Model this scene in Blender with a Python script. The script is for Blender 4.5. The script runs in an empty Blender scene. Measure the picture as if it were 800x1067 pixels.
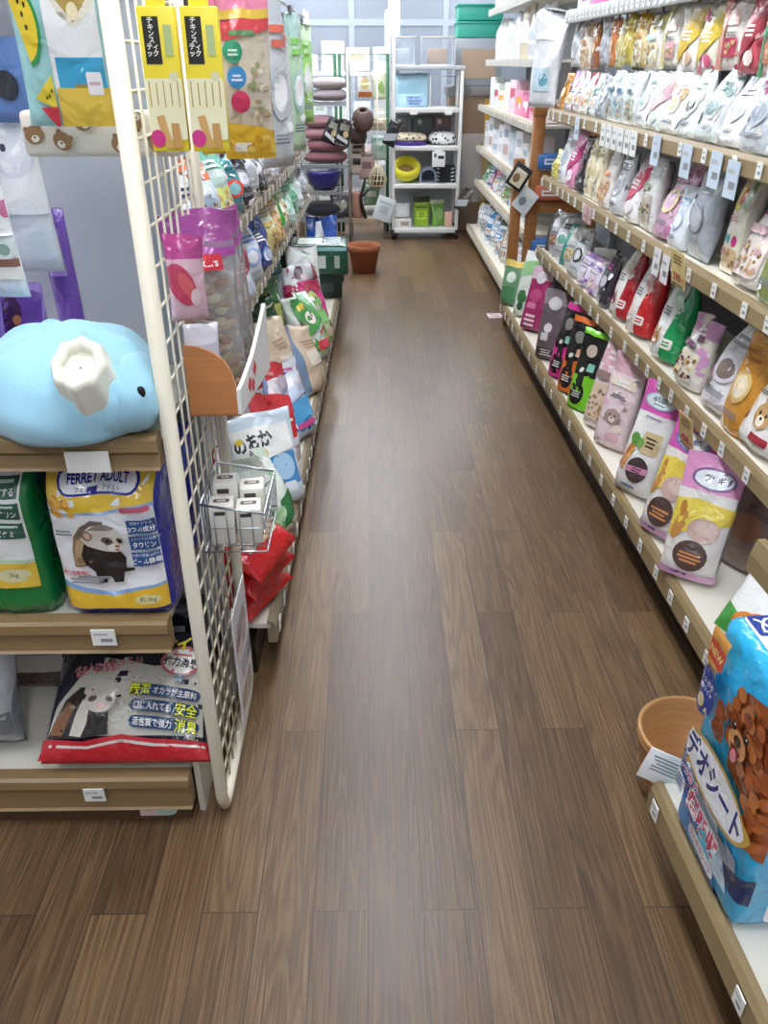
import bpy, bmesh, math, random
from mathutils import Vector, Matrix, noise

PI = math.pi
S = bpy.context.scene
COL = S.collection

# ------------------------------------------------------------------ camera
cam_d = bpy.data.cameras.new('camera')
cam = bpy.data.objects.new('camera', cam_d)
COL.objects.link(cam)
cam_d.sensor_fit = 'VERTICAL'
cam_d.sensor_height = 36.0
cam_d.sensor_width = 27.0
cam_d.lens = 36.0 * 830.0 / 1067.0
cam_d.clip_start = 0.02
cam.location = (0, 0, 1.38)
cam.rotation_euler = (math.radians(90 - 29.443), 0, math.radians(-0.84))
S.camera = cam

# ------------------------------------------------------------------ world, exposure
W = bpy.data.worlds.new('world')
S.world = W
W.use_nodes = True
W.node_tree.nodes['Background'].inputs[0].default_value = (0.85, 0.92, 1.0, 1)
W.node_tree.nodes['Background'].inputs[1].default_value = 0.3
S.view_settings.view_transform = 'Standard'
S.view_settings.look = 'None'
S.view_settings.gamma = 1.0
S.view_settings.use_curve_mapping = False
S.view_settings.exposure = 0.35
LAMP = 20.0            # strength of the ceiling tubes' diffusers
S.cycles.max_bounces = 8
S.cycles.transparent_max_bounces = 12
S.cycles.caustics_reflective = False
S.cycles.caustics_refractive = False

# ------------------------------------------------------------------ materials
_M = {}


def lin(h):
    h = h.lstrip('#')
    o = []
    for i in (0, 2, 4):
        c = int(h[i:i + 2], 16) / 255
        o.append(c / 12.92 if c <= .04045 else ((c + .055) / 1.055) ** 2.4)
    return (*o, 1)


def nodes_of(name):
    m = bpy.data.materials.new(name)
    m.use_nodes = True
    nt = m.node_tree
    return m, nt, nt.nodes['Principled BSDF'], nt.nodes.new, nt.links.new


def mat(c, kind='film'):
    k = (c, kind)
    if k in _M:
        return _M[k]
    m, nt, b, N, L = nodes_of(kind + '_' + c.strip('#'))
    b.inputs['Base Color'].default_value = lin(c)
    b.inputs['Roughness'].default_value = .5
    if kind in ('film', 'gloss'):
        b.inputs['Roughness'].default_value = .26 if kind == 'film' else .16
        tc = N('ShaderNodeTexCoord')
        n = N('ShaderNodeTexNoise')
        n.inputs['Scale'].default_value = 20
        n.inputs['Detail'].default_value = 3
        n.inputs['Distortion'].default_value = .6
        L(tc.outputs['Object'], n.inputs['Vector'])
        bp = N('ShaderNodeBump')
        bp.inputs['Strength'].default_value = .6
        bp.inputs['Distance'].default_value = .014
        L(n.outputs['Fac'], bp.inputs['Height'])
        L(bp.outputs['Normal'], b.inputs['Normal'])
        b.inputs['Coat Weight'].default_value = .7
        b.inputs['Coat Roughness'].default_value = .09
        bp2 = N('ShaderNodeBump')
        bp2.inputs['Strength'].default_value = 1.0
        bp2.inputs['Distance'].default_value = .016
        L(n.outputs['Fac'], bp2.inputs['Height'])
        L(bp2.outputs['Normal'], b.inputs['Coat Normal'])
    elif kind == 'metal':
        b.inputs['Metallic'].default_value = 1
        b.inputs['Roughness'].default_value = .3
    elif kind == 'paint':
        b.inputs['Roughness'].default_value = .38
    elif kind == 'matte':
        b.inputs['Roughness'].default_value = .8
    elif kind == 'fabric':
        b.inputs['Roughness'].default_value = .95
        b.inputs['Sheen Weight'].default_value = .3
        tc = N('ShaderNodeTexCoord')
        n = N('ShaderNodeTexNoise')
        n.inputs['Scale'].default_value = 260
        L(tc.outputs['Object'], n.inputs['Vector'])
        bp = N('ShaderNodeBump')
        bp.inputs['Strength'].default_value = .3
        bp.inputs['Distance'].default_value = .002
        L(n.outputs['Fac'], bp.inputs['Height'])
        L(bp.outputs['Normal'], b.inputs['Normal'])
    elif kind == 'clear':          # clear plastic film
        t = N('ShaderNodeBsdfTransparent')
        t.inputs[0].default_value = (.97, .98, 1, 1)
        mx = N('ShaderNodeMixShader')
        fr = N('ShaderNodeFresnel')
        fr.inputs[0].default_value = 1.4
        ad = N('ShaderNodeMath')
        ad.inputs[1].default_value = .16
        L(fr.outputs[0], ad.inputs[0])
        b.inputs['Roughness'].default_value = .15
        tc = N('ShaderNodeTexCoord')
        n = N('ShaderNodeTexNoise')
        n.inputs['Scale'].default_value = 16
        L(tc.outputs['Object'], n.inputs['Vector'])
        bp = N('ShaderNodeBump')
        bp.inputs['Strength'].default_value = .5
        bp.inputs['Distance'].default_value = .02
        L(n.outputs['Fac'], bp.inputs['Height'])
        L(bp.outputs['Normal'], b.inputs['Normal'])
        L(ad.outputs[0], mx.inputs[0])
        L(t.outputs[0], mx.inputs[1])
        L(b.outputs[0], mx.inputs[2])
        L(mx.outputs[0], nt.nodes['Material Output'].inputs[0])
    elif kind == 'wood':           # printed wood on rails and panels
        b.inputs['Roughness'].default_value = .42
        tc = N('ShaderNodeTexCoord')
        mp = N('ShaderNodeMapping')
        mp.inputs['Scale'].default_value = (3, 3, 90)
        n = N('ShaderNodeTexNoise')
        n.inputs['Scale'].default_value = 1.5
        n.inputs['Detail'].default_value = 6
        mx = N('ShaderNodeMix')
        mx.data_type = 'RGBA'
        c1 = lin(c)
        mx.inputs[6].default_value = tuple(x * .72 for x in c1[:3]) + (1,)
        mx.inputs[7].default_value = tuple(min(1, x * 1.25) for x in c1[:3]) + (1,)
        L(tc.outputs['Object'], mp.inputs[0])
        L(mp.outputs[0], n.inputs['Vector'])
        L(n.outputs['Fac'], mx.inputs[0])
        L(mx.outputs[2], b.inputs['Base Color'])
    _M[k] = m
    return m


def emis(name, c, s):
    m, nt, b, N, L = nodes_of(name)
    b.inputs['Base Color'].default_value = (.9, .9, .9, 1)
    b.inputs['Emission Color'].default_value = lin(c)
    b.inputs['Emission Strength'].default_value = s
    return m


def floor_mat():
    m, nt, b, N, L = nodes_of('oak_vinyl_planks')
    tc = N('ShaderNodeTexCoord')
    sp = N('ShaderNodeSeparateXYZ')
    L(tc.outputs['Object'], sp.inputs[0])
    ax = N('ShaderNodeMath'); ax.operation = 'ADD'; ax.inputs[1].default_value = -.01
    L(sp.outputs['Y'], ax.inputs[0])
    ay = N('ShaderNodeMath'); ay.operation = 'ADD'; ay.inputs[1].default_value = .0156
    L(sp.outputs['X'], ay.inputs[0])
    cb = N('ShaderNodeCombineXYZ')
    L(ax.outputs[0], cb.inputs[0]); L(ay.outputs[0], cb.inputs[1])
    br = N('ShaderNodeTexBrick')
    br.offset = .5
    br.inputs['Color1'].default_value = (0, 0, 0, 1)
    br.inputs['Color2'].default_value = (1, 1, 1, 1)
    br.inputs['Mortar'].default_value = (.5, .5, .5, 1)
    br.inputs['Scale'].default_value = 1
    br.inputs['Mortar Size'].default_value = .0011
    br.inputs['Mortar Smooth'].default_value = .3
    br.inputs['Brick Width'].default_value = .92
    br.inputs['Row Height'].default_value = .103
    L(cb.outputs[0], br.inputs['Vector'])
    # the grain: long noise along each plank, shifted per plank
    sh = N('ShaderNodeVectorMath'); sh.operation = 'MULTIPLY_ADD'
    sh.inputs[1].default_value = (7.3, 3.1, 0)
    L(br.outputs['Color'], sh.inputs[0])
    L(cb.outputs[0], sh.inputs[2])
    mp = N('ShaderNodeMapping'); mp.inputs['Scale'].default_value = (.8, 16, 1)
    L(sh.outputs[0], mp.inputs[0])
    wv = N('ShaderNodeTexNoise'); wv.inputs['Scale'].default_value = 1.2
    wv.inputs['Detail'].default_value = 2
    wv.inputs['Distortion'].default_value = .5
    L(mp.outputs[0], wv.inputs['Vector'])
    rg = N('ShaderNodeMath'); rg.operation = 'MULTIPLY'; rg.inputs[1].default_value = 75
    L(wv.outputs['Fac'], rg.inputs[0])
    sn = N('ShaderNodeMath'); sn.operation = 'SINE'
    L(rg.outputs[0], sn.inputs[0])
    mp2 = N('ShaderNodeMapping'); mp2.inputs['Scale'].default_value = (5, 260, 1)
    L(sh.outputs[0], mp2.inputs[0])
    fn = N('ShaderNodeTexNoise'); fn.inputs['Scale'].default_value = 1
    fn.inputs['Detail'].default_value = 5
    L(mp2.outputs[0], fn.inputs['Vector'])
    # mix to one value
    a1 = N('ShaderNodeMath'); a1.operation = 'MULTIPLY_ADD'; a1.inputs[1].default_value = .075; a1.inputs[2].default_value = .5
    L(sn.outputs[0], a1.inputs[0])
    a2 = N('ShaderNodeMath'); a2.operation = 'MULTIPLY_ADD'; a2.inputs[1].default_value = .62
    L(fn.outputs['Fac'], a2.inputs[0])
    s2 = N('ShaderNodeMath'); s2.operation = 'SUBTRACT'; s2.inputs[1].default_value = .31
    L(a1.outputs[0], s2.inputs[0]); L(s2.outputs[0], a2.inputs[2])
    a3 = N('ShaderNodeMath'); a3.operation = 'MULTIPLY_ADD'; a3.inputs[1].default_value = .22
    sc = N('ShaderNodeSeparateColor'); L(br.outputs['Color'], sc.inputs[0])
    L(sc.outputs[0], a3.inputs[0])
    s3 = N('ShaderNodeMath'); s3.operation = 'SUBTRACT'; s3.inputs[1].default_value = .11
    L(a2.outputs[0], s3.inputs[0]); L(s3.outputs[0], a3.inputs[2])
    cr = N('ShaderNodeValToRGB')
    e = cr.color_ramp.elements
    e[0].position = .2; e[0].color = lin('#382819')
    e[1].position = .85; e[1].color = lin('#8a6f4f')
    x = cr.color_ramp.elements.new(.5); x.color = lin('#624b33')
    L(a3.outputs[0], cr.inputs[0])
    mx = N('ShaderNodeMix'); mx.data_type = 'RGBA'
    mx.inputs[7].default_value = lin('#33261c')
    L(br.outputs['Fac'], mx.inputs[0]); L(cr.outputs[0], mx.inputs[6])
    L(mx.outputs[2], b.inputs['Base Color'])
    ro = N('ShaderNodeMapRange')
    ro.inputs[3].default_value = .26; ro.inputs[4].default_value = .42
    L(a2.outputs[0], ro.inputs[0])
    L(ro.outputs[0], b.inputs['Roughness'])
    bp = N('ShaderNodeBump'); bp.inputs['Strength'].default_value = .12; bp.inputs['Distance'].default_value = .003
    L(a2.outputs[0], bp.inputs['Height']); L(bp.outputs[0], b.inputs['Normal'])
    return m


def fleck_mat(name, base, dots, scale, thr=.45, kind='fabric'):
    """cloth or paper printed with rounded spots"""
    m, nt, b, N, L = nodes_of(name)
    b.inputs['Roughness'].default_value = .8
    tc = N('ShaderNodeTexCoord')
    v = N('ShaderNodeTexVoronoi'); v.inputs['Scale'].default_value = scale
    L(tc.outputs['Object'], v.inputs['Vector'])
    lt = N('ShaderNodeMath'); lt.operation = 'LESS_THAN'; lt.inputs[1].default_value = thr
    L(v.outputs['Distance'], lt.inputs[0])
    mx = N('ShaderNodeMix'); mx.data_type = 'RGBA'
    mx.inputs[6].default_value = lin(base); mx.inputs[7].default_value = lin(dots)
    L(lt.outputs[0], mx.inputs[0]); L(mx.outputs[2], b.inputs['Base Color'])
    return m


# ------------------------------------------------------------------ mesh builder
class MB:
    def __init__(s):
        s.v, s.f, s.mi, s.sm, s.mats = [], [], [], [], []

    def slot(s, m):
        if isinstance(m, str):
            m = mat(m)
        if m not in s.mats:
            s.mats.append(m)
        return s.mats.index(m)

    def add(s, vs, fs, m, smooth=False):
        o = len(s.v)
        s.v += [tuple(p) for p in vs]
        k = s.slot(m)
        for f in fs:
            s.f.append([o + i for i in f]); s.mi.append(k); s.sm.append(smooth)

    def box(s, x0, y0, z0, x1, y1, z1, m, bev=0):
        if bev:
            bm = bmesh.new()
            bmesh.ops.create_cube(bm, size=1)
            for v in bm.verts:
                v.co = ((x0 + x1) / 2 + v.co.x * (x1 - x0), (y0 + y1) / 2 + v.co.y * (y1 - y0), (z0 + z1) / 2 + v.co.z * (z1 - z0))
            bmesh.ops.bevel(bm, geom=bm.edges[:], offset=bev, segments=2, affect='EDGES', profile=.5)
            s.bm(bm, m, True)
            return s
        vs = [(x, y, z) for x in (x0, x1) for y in (y0, y1) for z in (z0, z1)]
        s.add(vs, [(0, 1, 3, 2), (4, 6, 7, 5), (0, 4, 5, 1), (2, 3, 7, 6), (0, 2, 6, 4), (1, 5, 7, 3)], m)
        return s

    def bm(s, bm, m, smooth=False):
        bm.verts.index_update()
        s.add([v.co.copy() for v in bm.verts], [[v.index for v in f.verts] for f in bm.faces], m, smooth)
        bm.free()

    def tube(s, pts, r, m, n=8):
        pts = [Vector(p) for p in pts]
        rings = []
        up = None
        for i, p in enumerate(pts):
            d = (pts[min(i + 1, len(pts) - 1)] - pts[max(i - 1, 0)]).normalized()
            if up is None:
                up = Vector((0, 0, 1)) if abs(d.z) < .9 else Vector((1, 0, 0))
            a = d.cross(up).normalized(); up = a.cross(d).normalized()
            rr = r[i] if isinstance(r, (list, tuple)) else r
            rings.append([p + a * (rr * math.cos(t * 2 * PI / n)) + up * (rr * math.sin(t * 2 * PI / n)) for t in range(n)])
        vs = [q for g in rings for q in g]
        fs = [(i * n + j, i * n + (j + 1) % n, (i + 1) * n + (j + 1) % n, (i + 1) * n + j) for i in range(len(pts) - 1) for j in range(n)]
        fs += [list(range(n))[::-1], [(len(pts) - 1) * n + j for j in range(n)]]
        s.add(vs, fs, m, True)
        return s

    def lathe(s, prof, m, n=24, c=(0, 0, 0), M=None, cap=True):
        vs = []
        for r, z in prof:
            for j in range(n):
                p = Vector((r * math.cos(2 * PI * j / n), r * math.sin(2 * PI * j / n), z))
                if M: p = M @ p
                vs.append(p + Vector(c))
        k = len(prof)
        fs = [(i * n + j, i * n + (j + 1) % n, (i + 1) * n + (j + 1) % n, (i + 1) * n + j) for i in range(k - 1) for j in range(n)]
        if cap:
            fs += [list(range(n))[::-1], [(k - 1) * n + j for j in range(n)]]
        s.add(vs, fs, m, True)
        return s

    def prism(s, pts, y0, y1, m, axis='y'):
        """extrude a closed outline (2D) along an axis"""
        n = len(pts)
        if axis == 'y':
            vs = [(a, y0, b) for a, b in pts] + [(a, y1, b) for a, b in pts]
        elif axis == 'x':
            vs = [(y0, a, b) for a, b in pts] + [(y1, a, b) for a, b in pts]
        else:
            vs = [(a, b, y0) for a, b in pts] + [(a, b, y1) for a, b in pts]
        fs = [list(range(n)), list(range(n, 2 * n))[::-1]] + [(i, (i + 1) % n, n + (i + 1) % n, n + i) for i in range(n)]
        s.add(vs, fs, m)
        return s

    def ball(s, c, r, m, sq=(1, 1, 1), n=14):
        vs, fs = [], []
        k = n // 2 + 1
        for i in range(k + 1):
            t = PI * i / k
            for j in range(n):
                p = 2 * PI * j / n
                vs.append((c[0] + r * sq[0] * math.sin(t) * math.cos(p), c[1] + r * sq[1] * math.sin(t) * math.sin(p), c[2] + r * sq[2] * math.cos(t)))
        fs = [(i * n + j, (i + 1) * n + j, (i + 1) * n + (j + 1) % n, i * n + (j + 1) % n) for i in range(k) for j in range(n)]
        s.add(vs, fs, m, True)
        return s

    def build(s, name, parent=None, loc=(0, 0, 0), rot=(0, 0, 0)):
        me = bpy.data.meshes.new(name)
        me.from_pydata(s.v, [], s.f)
        for m in s.mats: me.materials.append(m)
        me.polygons.foreach_set('material_index', s.mi)
        me.polygons.foreach_set('use_smooth', s.sm)
        me.update()
        o = bpy.data.objects.new(name, me)
        COL.objects.link(o)
        o.parent = parent
        o.location = loc; o.rotation_euler = rot
        return o


def tag(o, label, cat, group=None):
    o['label'] = label; o['category'] = cat
    if group: o['group'] = group
    return o


def empty(name, label, cat, loc=(0, 0, 0), rz=0, group=None):
    o = bpy.data.objects.new(name, None)
    COL.objects.link(o)
    o.location = loc; o.rotation_euler = (0, 0, rz)
    o.empty_display_size = .05
    return tag(o, label, cat, group)


def struct(o):
    o['kind'] = 'structure'
    return o


# ------------------------------------------------------------------ printing on packages
_T = {}


def text_mesh(t, bold):
    k = (t, bold)
    if k in _T: return _T[k]
    c = bpy.data.curves.new('lettering', 'FONT')
    c.body = t; c.size = 1; c.offset = bold; c.resolution_u = 2; c.fill_mode = 'FRONT'
    o = bpy.data.objects.new('lettering', c)
    COL.objects.link(o)
    dg = bpy.context.evaluated_depsgraph_get()
    me = bpy.data.meshes.new_from_object(o.evaluated_get(dg))
    vs = [v.co.copy() for v in me.vertices]
    fs = [tuple(p.vertices) for p in me.polygons]
    bpy.data.objects.remove(o); bpy.data.curves.remove(c); bpy.data.meshes.remove(me)
    if vs:
        x0, x1 = min(v.x for v in vs), max(v.x for v in vs)
        z0, z1 = min(v.y for v in vs), max(v.y for v in vs)
        vs = [((v.x - (x0 + x1) / 2), (v.y - (z0 + z1) / 2)) for v in vs]
        _T[k] = (vs, fs, x1 - x0, z1 - z0)
    else:
        _T[k] = ([], [], 1, 1)
    return _T[k]


def rot2(p, a, cx=0, cz=0):
    c, s_ = math.cos(a), math.sin(a)
    return (cx + p[0] * c - p[1] * s_, cz + p[0] * s_ + p[1] * c)


def ell(x, z, rx, rz, n=18, a=0):
    return [rot2((rx * math.cos(2 * PI * i / n), rz * math.sin(2 * PI * i / n)), a, x, z) for i in range(n)]


def rect(x, z, w, h, a=0):
    return [rot2(p, a, x, z) for p in ((-w / 2, -h / 2), (w / 2, -h / 2), (w / 2, h / 2), (-w / 2, h / 2))]


def rrect(x, z, w, h, r, a=0):
    pts = []
    for cx, cz, t0 in ((w / 2 - r, h / 2 - r, 0), (-w / 2 + r, h / 2 - r, 90), (-w / 2 + r, -h / 2 + r, 180), (w / 2 - r, -h / 2 + r, 270)):
        for k in range(4):
            t = math.radians(t0 + 30 * k)
            pts.append(rot2((cx + r * math.cos(t), cz + r * math.sin(t)), a, x, z))
    return pts


def bars(x, z, w, n, c, lh=.006, al=0):
    """lines of small print too fine to read"""
    r = random.Random(int((x * 991 + z * 7717 + w * 313) * 1000))
    return [('p', rect(x - (0 if not al else (1 - k) * w / 2), z - i * lh * 1.9, w * k, lh), c) for i in range(n) for k in (r.uniform(.6, 1),)]


def decals(mb, items, fn, xs, zs, off0=.0016, step=.00026, kind='film'):
    """flat printed shapes cut along the grid of a package and laid on its face"""
    if not items: return
    bm = bmesh.new()
    mats = []
    lay = 0
    for it in items:
        d = off0 + lay * step
        lay += 1
        if it[0] == 'p':
            vs = [bm.verts.new((p[0], p[1], d)) for p in it[1]]
            fs = [bm.faces.new(vs)]
            c = it[2]
        else:                           # ('t', text, x, z, size, colour, angle, bold, squeeze, outline colour, outline)
            _, t, x, z, size, c = it[:6]
            a = it[6] if len(it) > 6 else 0
            bo = it[7] if len(it) > 7 else 0
            sqz = it[8] if len(it) > 8 else 1
            tv, tf, tw, th = text_mesh(t, bo)
            vs = [bm.verts.new((*rot2((p[0] * size * sqz, p[1] * size), a, x, z), d)) for p in tv]
            fs = []
            for f in tf:
                try: fs.append(bm.faces.new([vs[i] for i in f]))
                except ValueError: pass
        m = mat(c, kind) if isinstance(c, str) else c
        if m not in mats: mats.append(m)
        for f in fs: f.material_index = mats.index(m)
    bmesh.ops.triangulate(bm, faces=[f for f in bm.faces if len(f.verts) > 4])
    for x, nx in [(xs[0], -1), (xs[-1], 1)]:
        bmesh.ops.bisect_plane(bm, geom=bm.verts[:] + bm.edges[:] + bm.faces[:], plane_co=(x, 0, 0), plane_no=(nx, 0, 0), clear_outer=True)
    for z, nz in [(zs[0], -1), (zs[-1], 1)]:
        bmesh.ops.bisect_plane(bm, geom=bm.verts[:] + bm.edges[:] + bm.faces[:], plane_co=(0, z, 0), plane_no=(0, nz, 0), clear_outer=True)
    for x in xs[1:-1]:
        bmesh.ops.bisect_plane(bm, geom=bm.verts[:] + bm.edges[:] + bm.faces[:], plane_co=(x, 0, 0), plane_no=(1, 0, 0))
    for z in zs[1:-1]:
        bmesh.ops.bisect_plane(bm, geom=bm.verts[:] + bm.edges[:] + bm.faces[:], plane_co=(0, z, 0), plane_no=(0, 1, 0))
    bm.verts.index_update()
    vs = [fn(v.co.x, v.co.y, v.co.z) for v in bm.verts]
    by = {}
    for f in bm.faces: by.setdefault(f.material_index, []).append([v.index for v in f.verts])
    for k, fs in by.items():
        o = len(mb.v)
        used = sorted({i for f in fs for i in f})
        mp = {i: j for j, i in enumerate(used)}
        mb.add([vs[i] for i in used], [[mp[i] for i in f] for f in fs], mats[k], True)
    bm.free()


# ------------------------------------------------------------------ package shapes
def bag_mb(w, h, d, base, bands=(), items=(), style='pouch', K=12, NV=14, seed=0, n=2.6, wr=1.0, side=None, kind='film', seal=None, bend=0.0, lift=0.0):
    """a filled bag standing on z=0, its face to -y.
    pouch: flat seal on top, round foot; block: square gusseted bag; pillow: sealed at both ends; arch: narrow rounded top"""
    mb = MB()
    rs = random.Random(seed)
    ox, oz = rs.uniform(0, 50), rs.uniform(0, 50)
    if style == 'block': n = 5

    def prof(v):
        if style == 'pouch':
            return max(.02, (1 - max(0, (v - .12) / .88) ** 1.7)) * min(1, .72 + v * 3)
        if style == 'block':
            return (1 if v < .8 else max(.05, 1 - ((v - .8) / .2) ** 1.5)) * min(1, .9 + v * 2)
        if style == 'pillow':
            return max(.02, math.sin(PI * min(1, max(0, v))) ** .62)
        if style == 'arch':
            return max(.03, (1 - max(0, (v - .1) / .9) ** 2.2)) * min(1, .75 + v * 3)
        if style == 'flat':
            return max(.25, math.sin(PI * v) ** .4)
        return 1

    def half(v):
        b = prof(v)
        a = 1 - .07 * b
        if style == 'arch':
            a *= 1 - .5 * max(0, (v - .45) / .55) ** 2
        if style == 'pillow':
            a = 1 - .06 * b
        return w / 2 * a

    us = [math.sin(PI / 2 * (-1 + 2 * i / K)) for i in range(K + 1)]
    vz = [i / NV for i in range(NV + 1)]

    def surf(x, z, sgn=-1, off=0):
        u = max(-1, min(1, x / (w / 2))); v = max(0, min(1, z / h))
        b = d / 2 * prof(v)
        e = max(0, 1 - abs(u) ** n) ** (1 / n)
        t = .55 + .45 * v
        q = noise.noise(Vector((x * 16 + ox, z * 11 + oz, sgn * 3))) * .5 + noise.noise(Vector((x * 40 + oz, z * 22 + ox, sgn * 5))) * .3
        y = sgn * (b * e + (q * .016 * wr * min(1, w / .14) * t) * e * min(1, b / .012 + .25) + off)
        fl = max(0, (v - .55) / .45) ** 1.5
        y += fl * .035 * wr * min(1, w / .15) * noise.noise(Vector((u * 1.3 + oz, ox, 2)))
        zz_ = z + fl * h * .035 * wr * noise.noise(Vector((u * 1.1 + ox, oz, 7)))
        return (half(v) * u + .02 * wr * v * v * w * noise.noise(Vector((ox, oz, 1))), y + bend * v * v * h, zz_)

    ns = 2 * K
    vs, fs_by = [], {}
    for v in vz:
        z = v * h
        for u in us: vs.append(surf(u * w / 2, z, -1))
        for u in us[::-1][1:-1]: vs.append(surf(u * w / 2, z, 1))
    bl = sorted(bands)
    for i in range(NV):
        v = (vz[i] + vz[i + 1]) / 2
        c = base
        for v0, cc in bl:
            if v >= v0: c = cc
        for j in range(ns):
            cc = c
            if side and (j >= K or j == 0 or j == K - 1) and not (bl and bl[-1][0] <= v and bl[-1][1] == c and c != base): cc = side
            fs_by.setdefault(cc, []).append((i * ns + j, i * ns + (j + 1) % ns, (i + 1) * ns + (j + 1) % ns, (i + 1) * ns + j))
    fs_by.setdefault(base, []).append(list(range(ns))[::-1])
    fs_by[base].append([NV * ns + j for j in range(ns)])
    for c, fs in fs_by.items():
        used = sorted({i for f in fs for i in f}); mp = {i: j for j, i in enumerate(used)}
        mb.add([vs[i] for i in used], [[mp[i] for i in f] for f in fs], mat(c, kind) if isinstance(c, str) else c, True)
    xs = [u * w / 2 for u in us]; zs = [v * h for v in vz]
    G = [[surf(u * w / 2, v * h, -1) for u in us] for v in vz]

    def onface(x, z, o):            # the point of the faceted face, lifted by o
        u = max(-1, min(1, x / (w / 2))); v = max(0, min(1, z / h))
        i = min(NV - 1, int(v * NV)); j = 0
        while j < K - 1 and us[j + 1] < u: j += 1
        tv = v * NV - i; tu = (u - us[j]) / (us[j + 1] - us[j])
        q = [G[i][j][k] * (1 - tu) * (1 - tv) + G[i][j + 1][k] * tu * (1 - tv) + G[i + 1][j][k] * (1 - tu) * tv + G[i + 1][j + 1][k] * tu * tv for k in range(3)]
        return (q[0], q[1] - o, q[2])
    decals(mb, list(items), onface, xs, zs, off0=.0021 + .0008 * wr + lift, step=.00014)
    return mb


def carton_mb(w, h, d, base, items=(), top=None, bev=.003, kind='paint', side_items=()):
    mb = MB().box(-w / 2, -d / 2, 0, w / 2, d / 2, h, mat(base, kind), bev)
    decals(mb, list(items), lambda x, z, o: (x, -d / 2 - o, z), [-w / 2, w / 2], [0, h], off0=.0006, kind=kind)
    if top: decals(mb, list(top), lambda x, z, o: (x, z - d / 2, h + o), [-w / 2, w / 2], [0, d], off0=.0006, kind=kind)
    if side_items: decals(mb, list(side_items), lambda x, z, o: (-w / 2 - o, -x, z), [-d / 2, d / 2], [0, h], off0=.0006, kind=kind)
    return mb


R_ = math.radians


def put(mb, name, label, cat, x, y, z, yaw=0, lean=0, group=None, roll=0):
    o = mb.build(name, None, (x, y, z), (R_(-lean), R_(roll), R_(yaw)))
    return tag(o, label, cat, group)


def disc_logo(x, z, rx, rz, c1, c2):
    return [('p', ell(x, z, rx, rz), c1), ('p', ell(x, z, rx * .86, rz * .82), c2)]


def kibble(x, z, w, h, n, cols, seed=1, r=.006):
    q = random.Random(seed)
    return [('p', ell(x + q.uniform(-w / 2, w / 2), z + q.uniform(-h / 2, h / 2), r * q.uniform(.7, 1.3), r * q.uniform(.6, 1.1), 8), q.choice(cols)) for _ in range(n)]


def pet_face(x, z, s, fur, dark='#3b2a22', ear='long', a=0):
    """a small animal's head as a printed picture"""
    o = []
    if ear == 'long':
        for k in (-1, 1): o.append(('p', ell(x + k * s * .38, z + s * 1.15, s * .2, s * .75, 14, -k * .25), fur))
    elif ear == 'flop':
        for k in (-1, 1): o.append(('p', ell(x + k * s * .95, z - s * .05, s * .35, s * .75, 14, k * .25), fur))
    else:
        for k in (-1, 1): o.append(('p', ell(x + k * s * .65, z + s * .7, s * .32, s * .32, 12), fur))
    o.append(('p', ell(x, z, s, s * .9), fur))
    o.append(('p', ell(x, z - s * .35, s * .5, s * .38), '#f4ead8'))
    for k in (-1, 1): o.append(('p', ell(x + k * s * .4, z + s * .12, s * .13, s * .15, 10), dark))
    o.append(('p', ell(x, z - s * .18, s * .16, s * .12, 10), dark))
    return o


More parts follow.
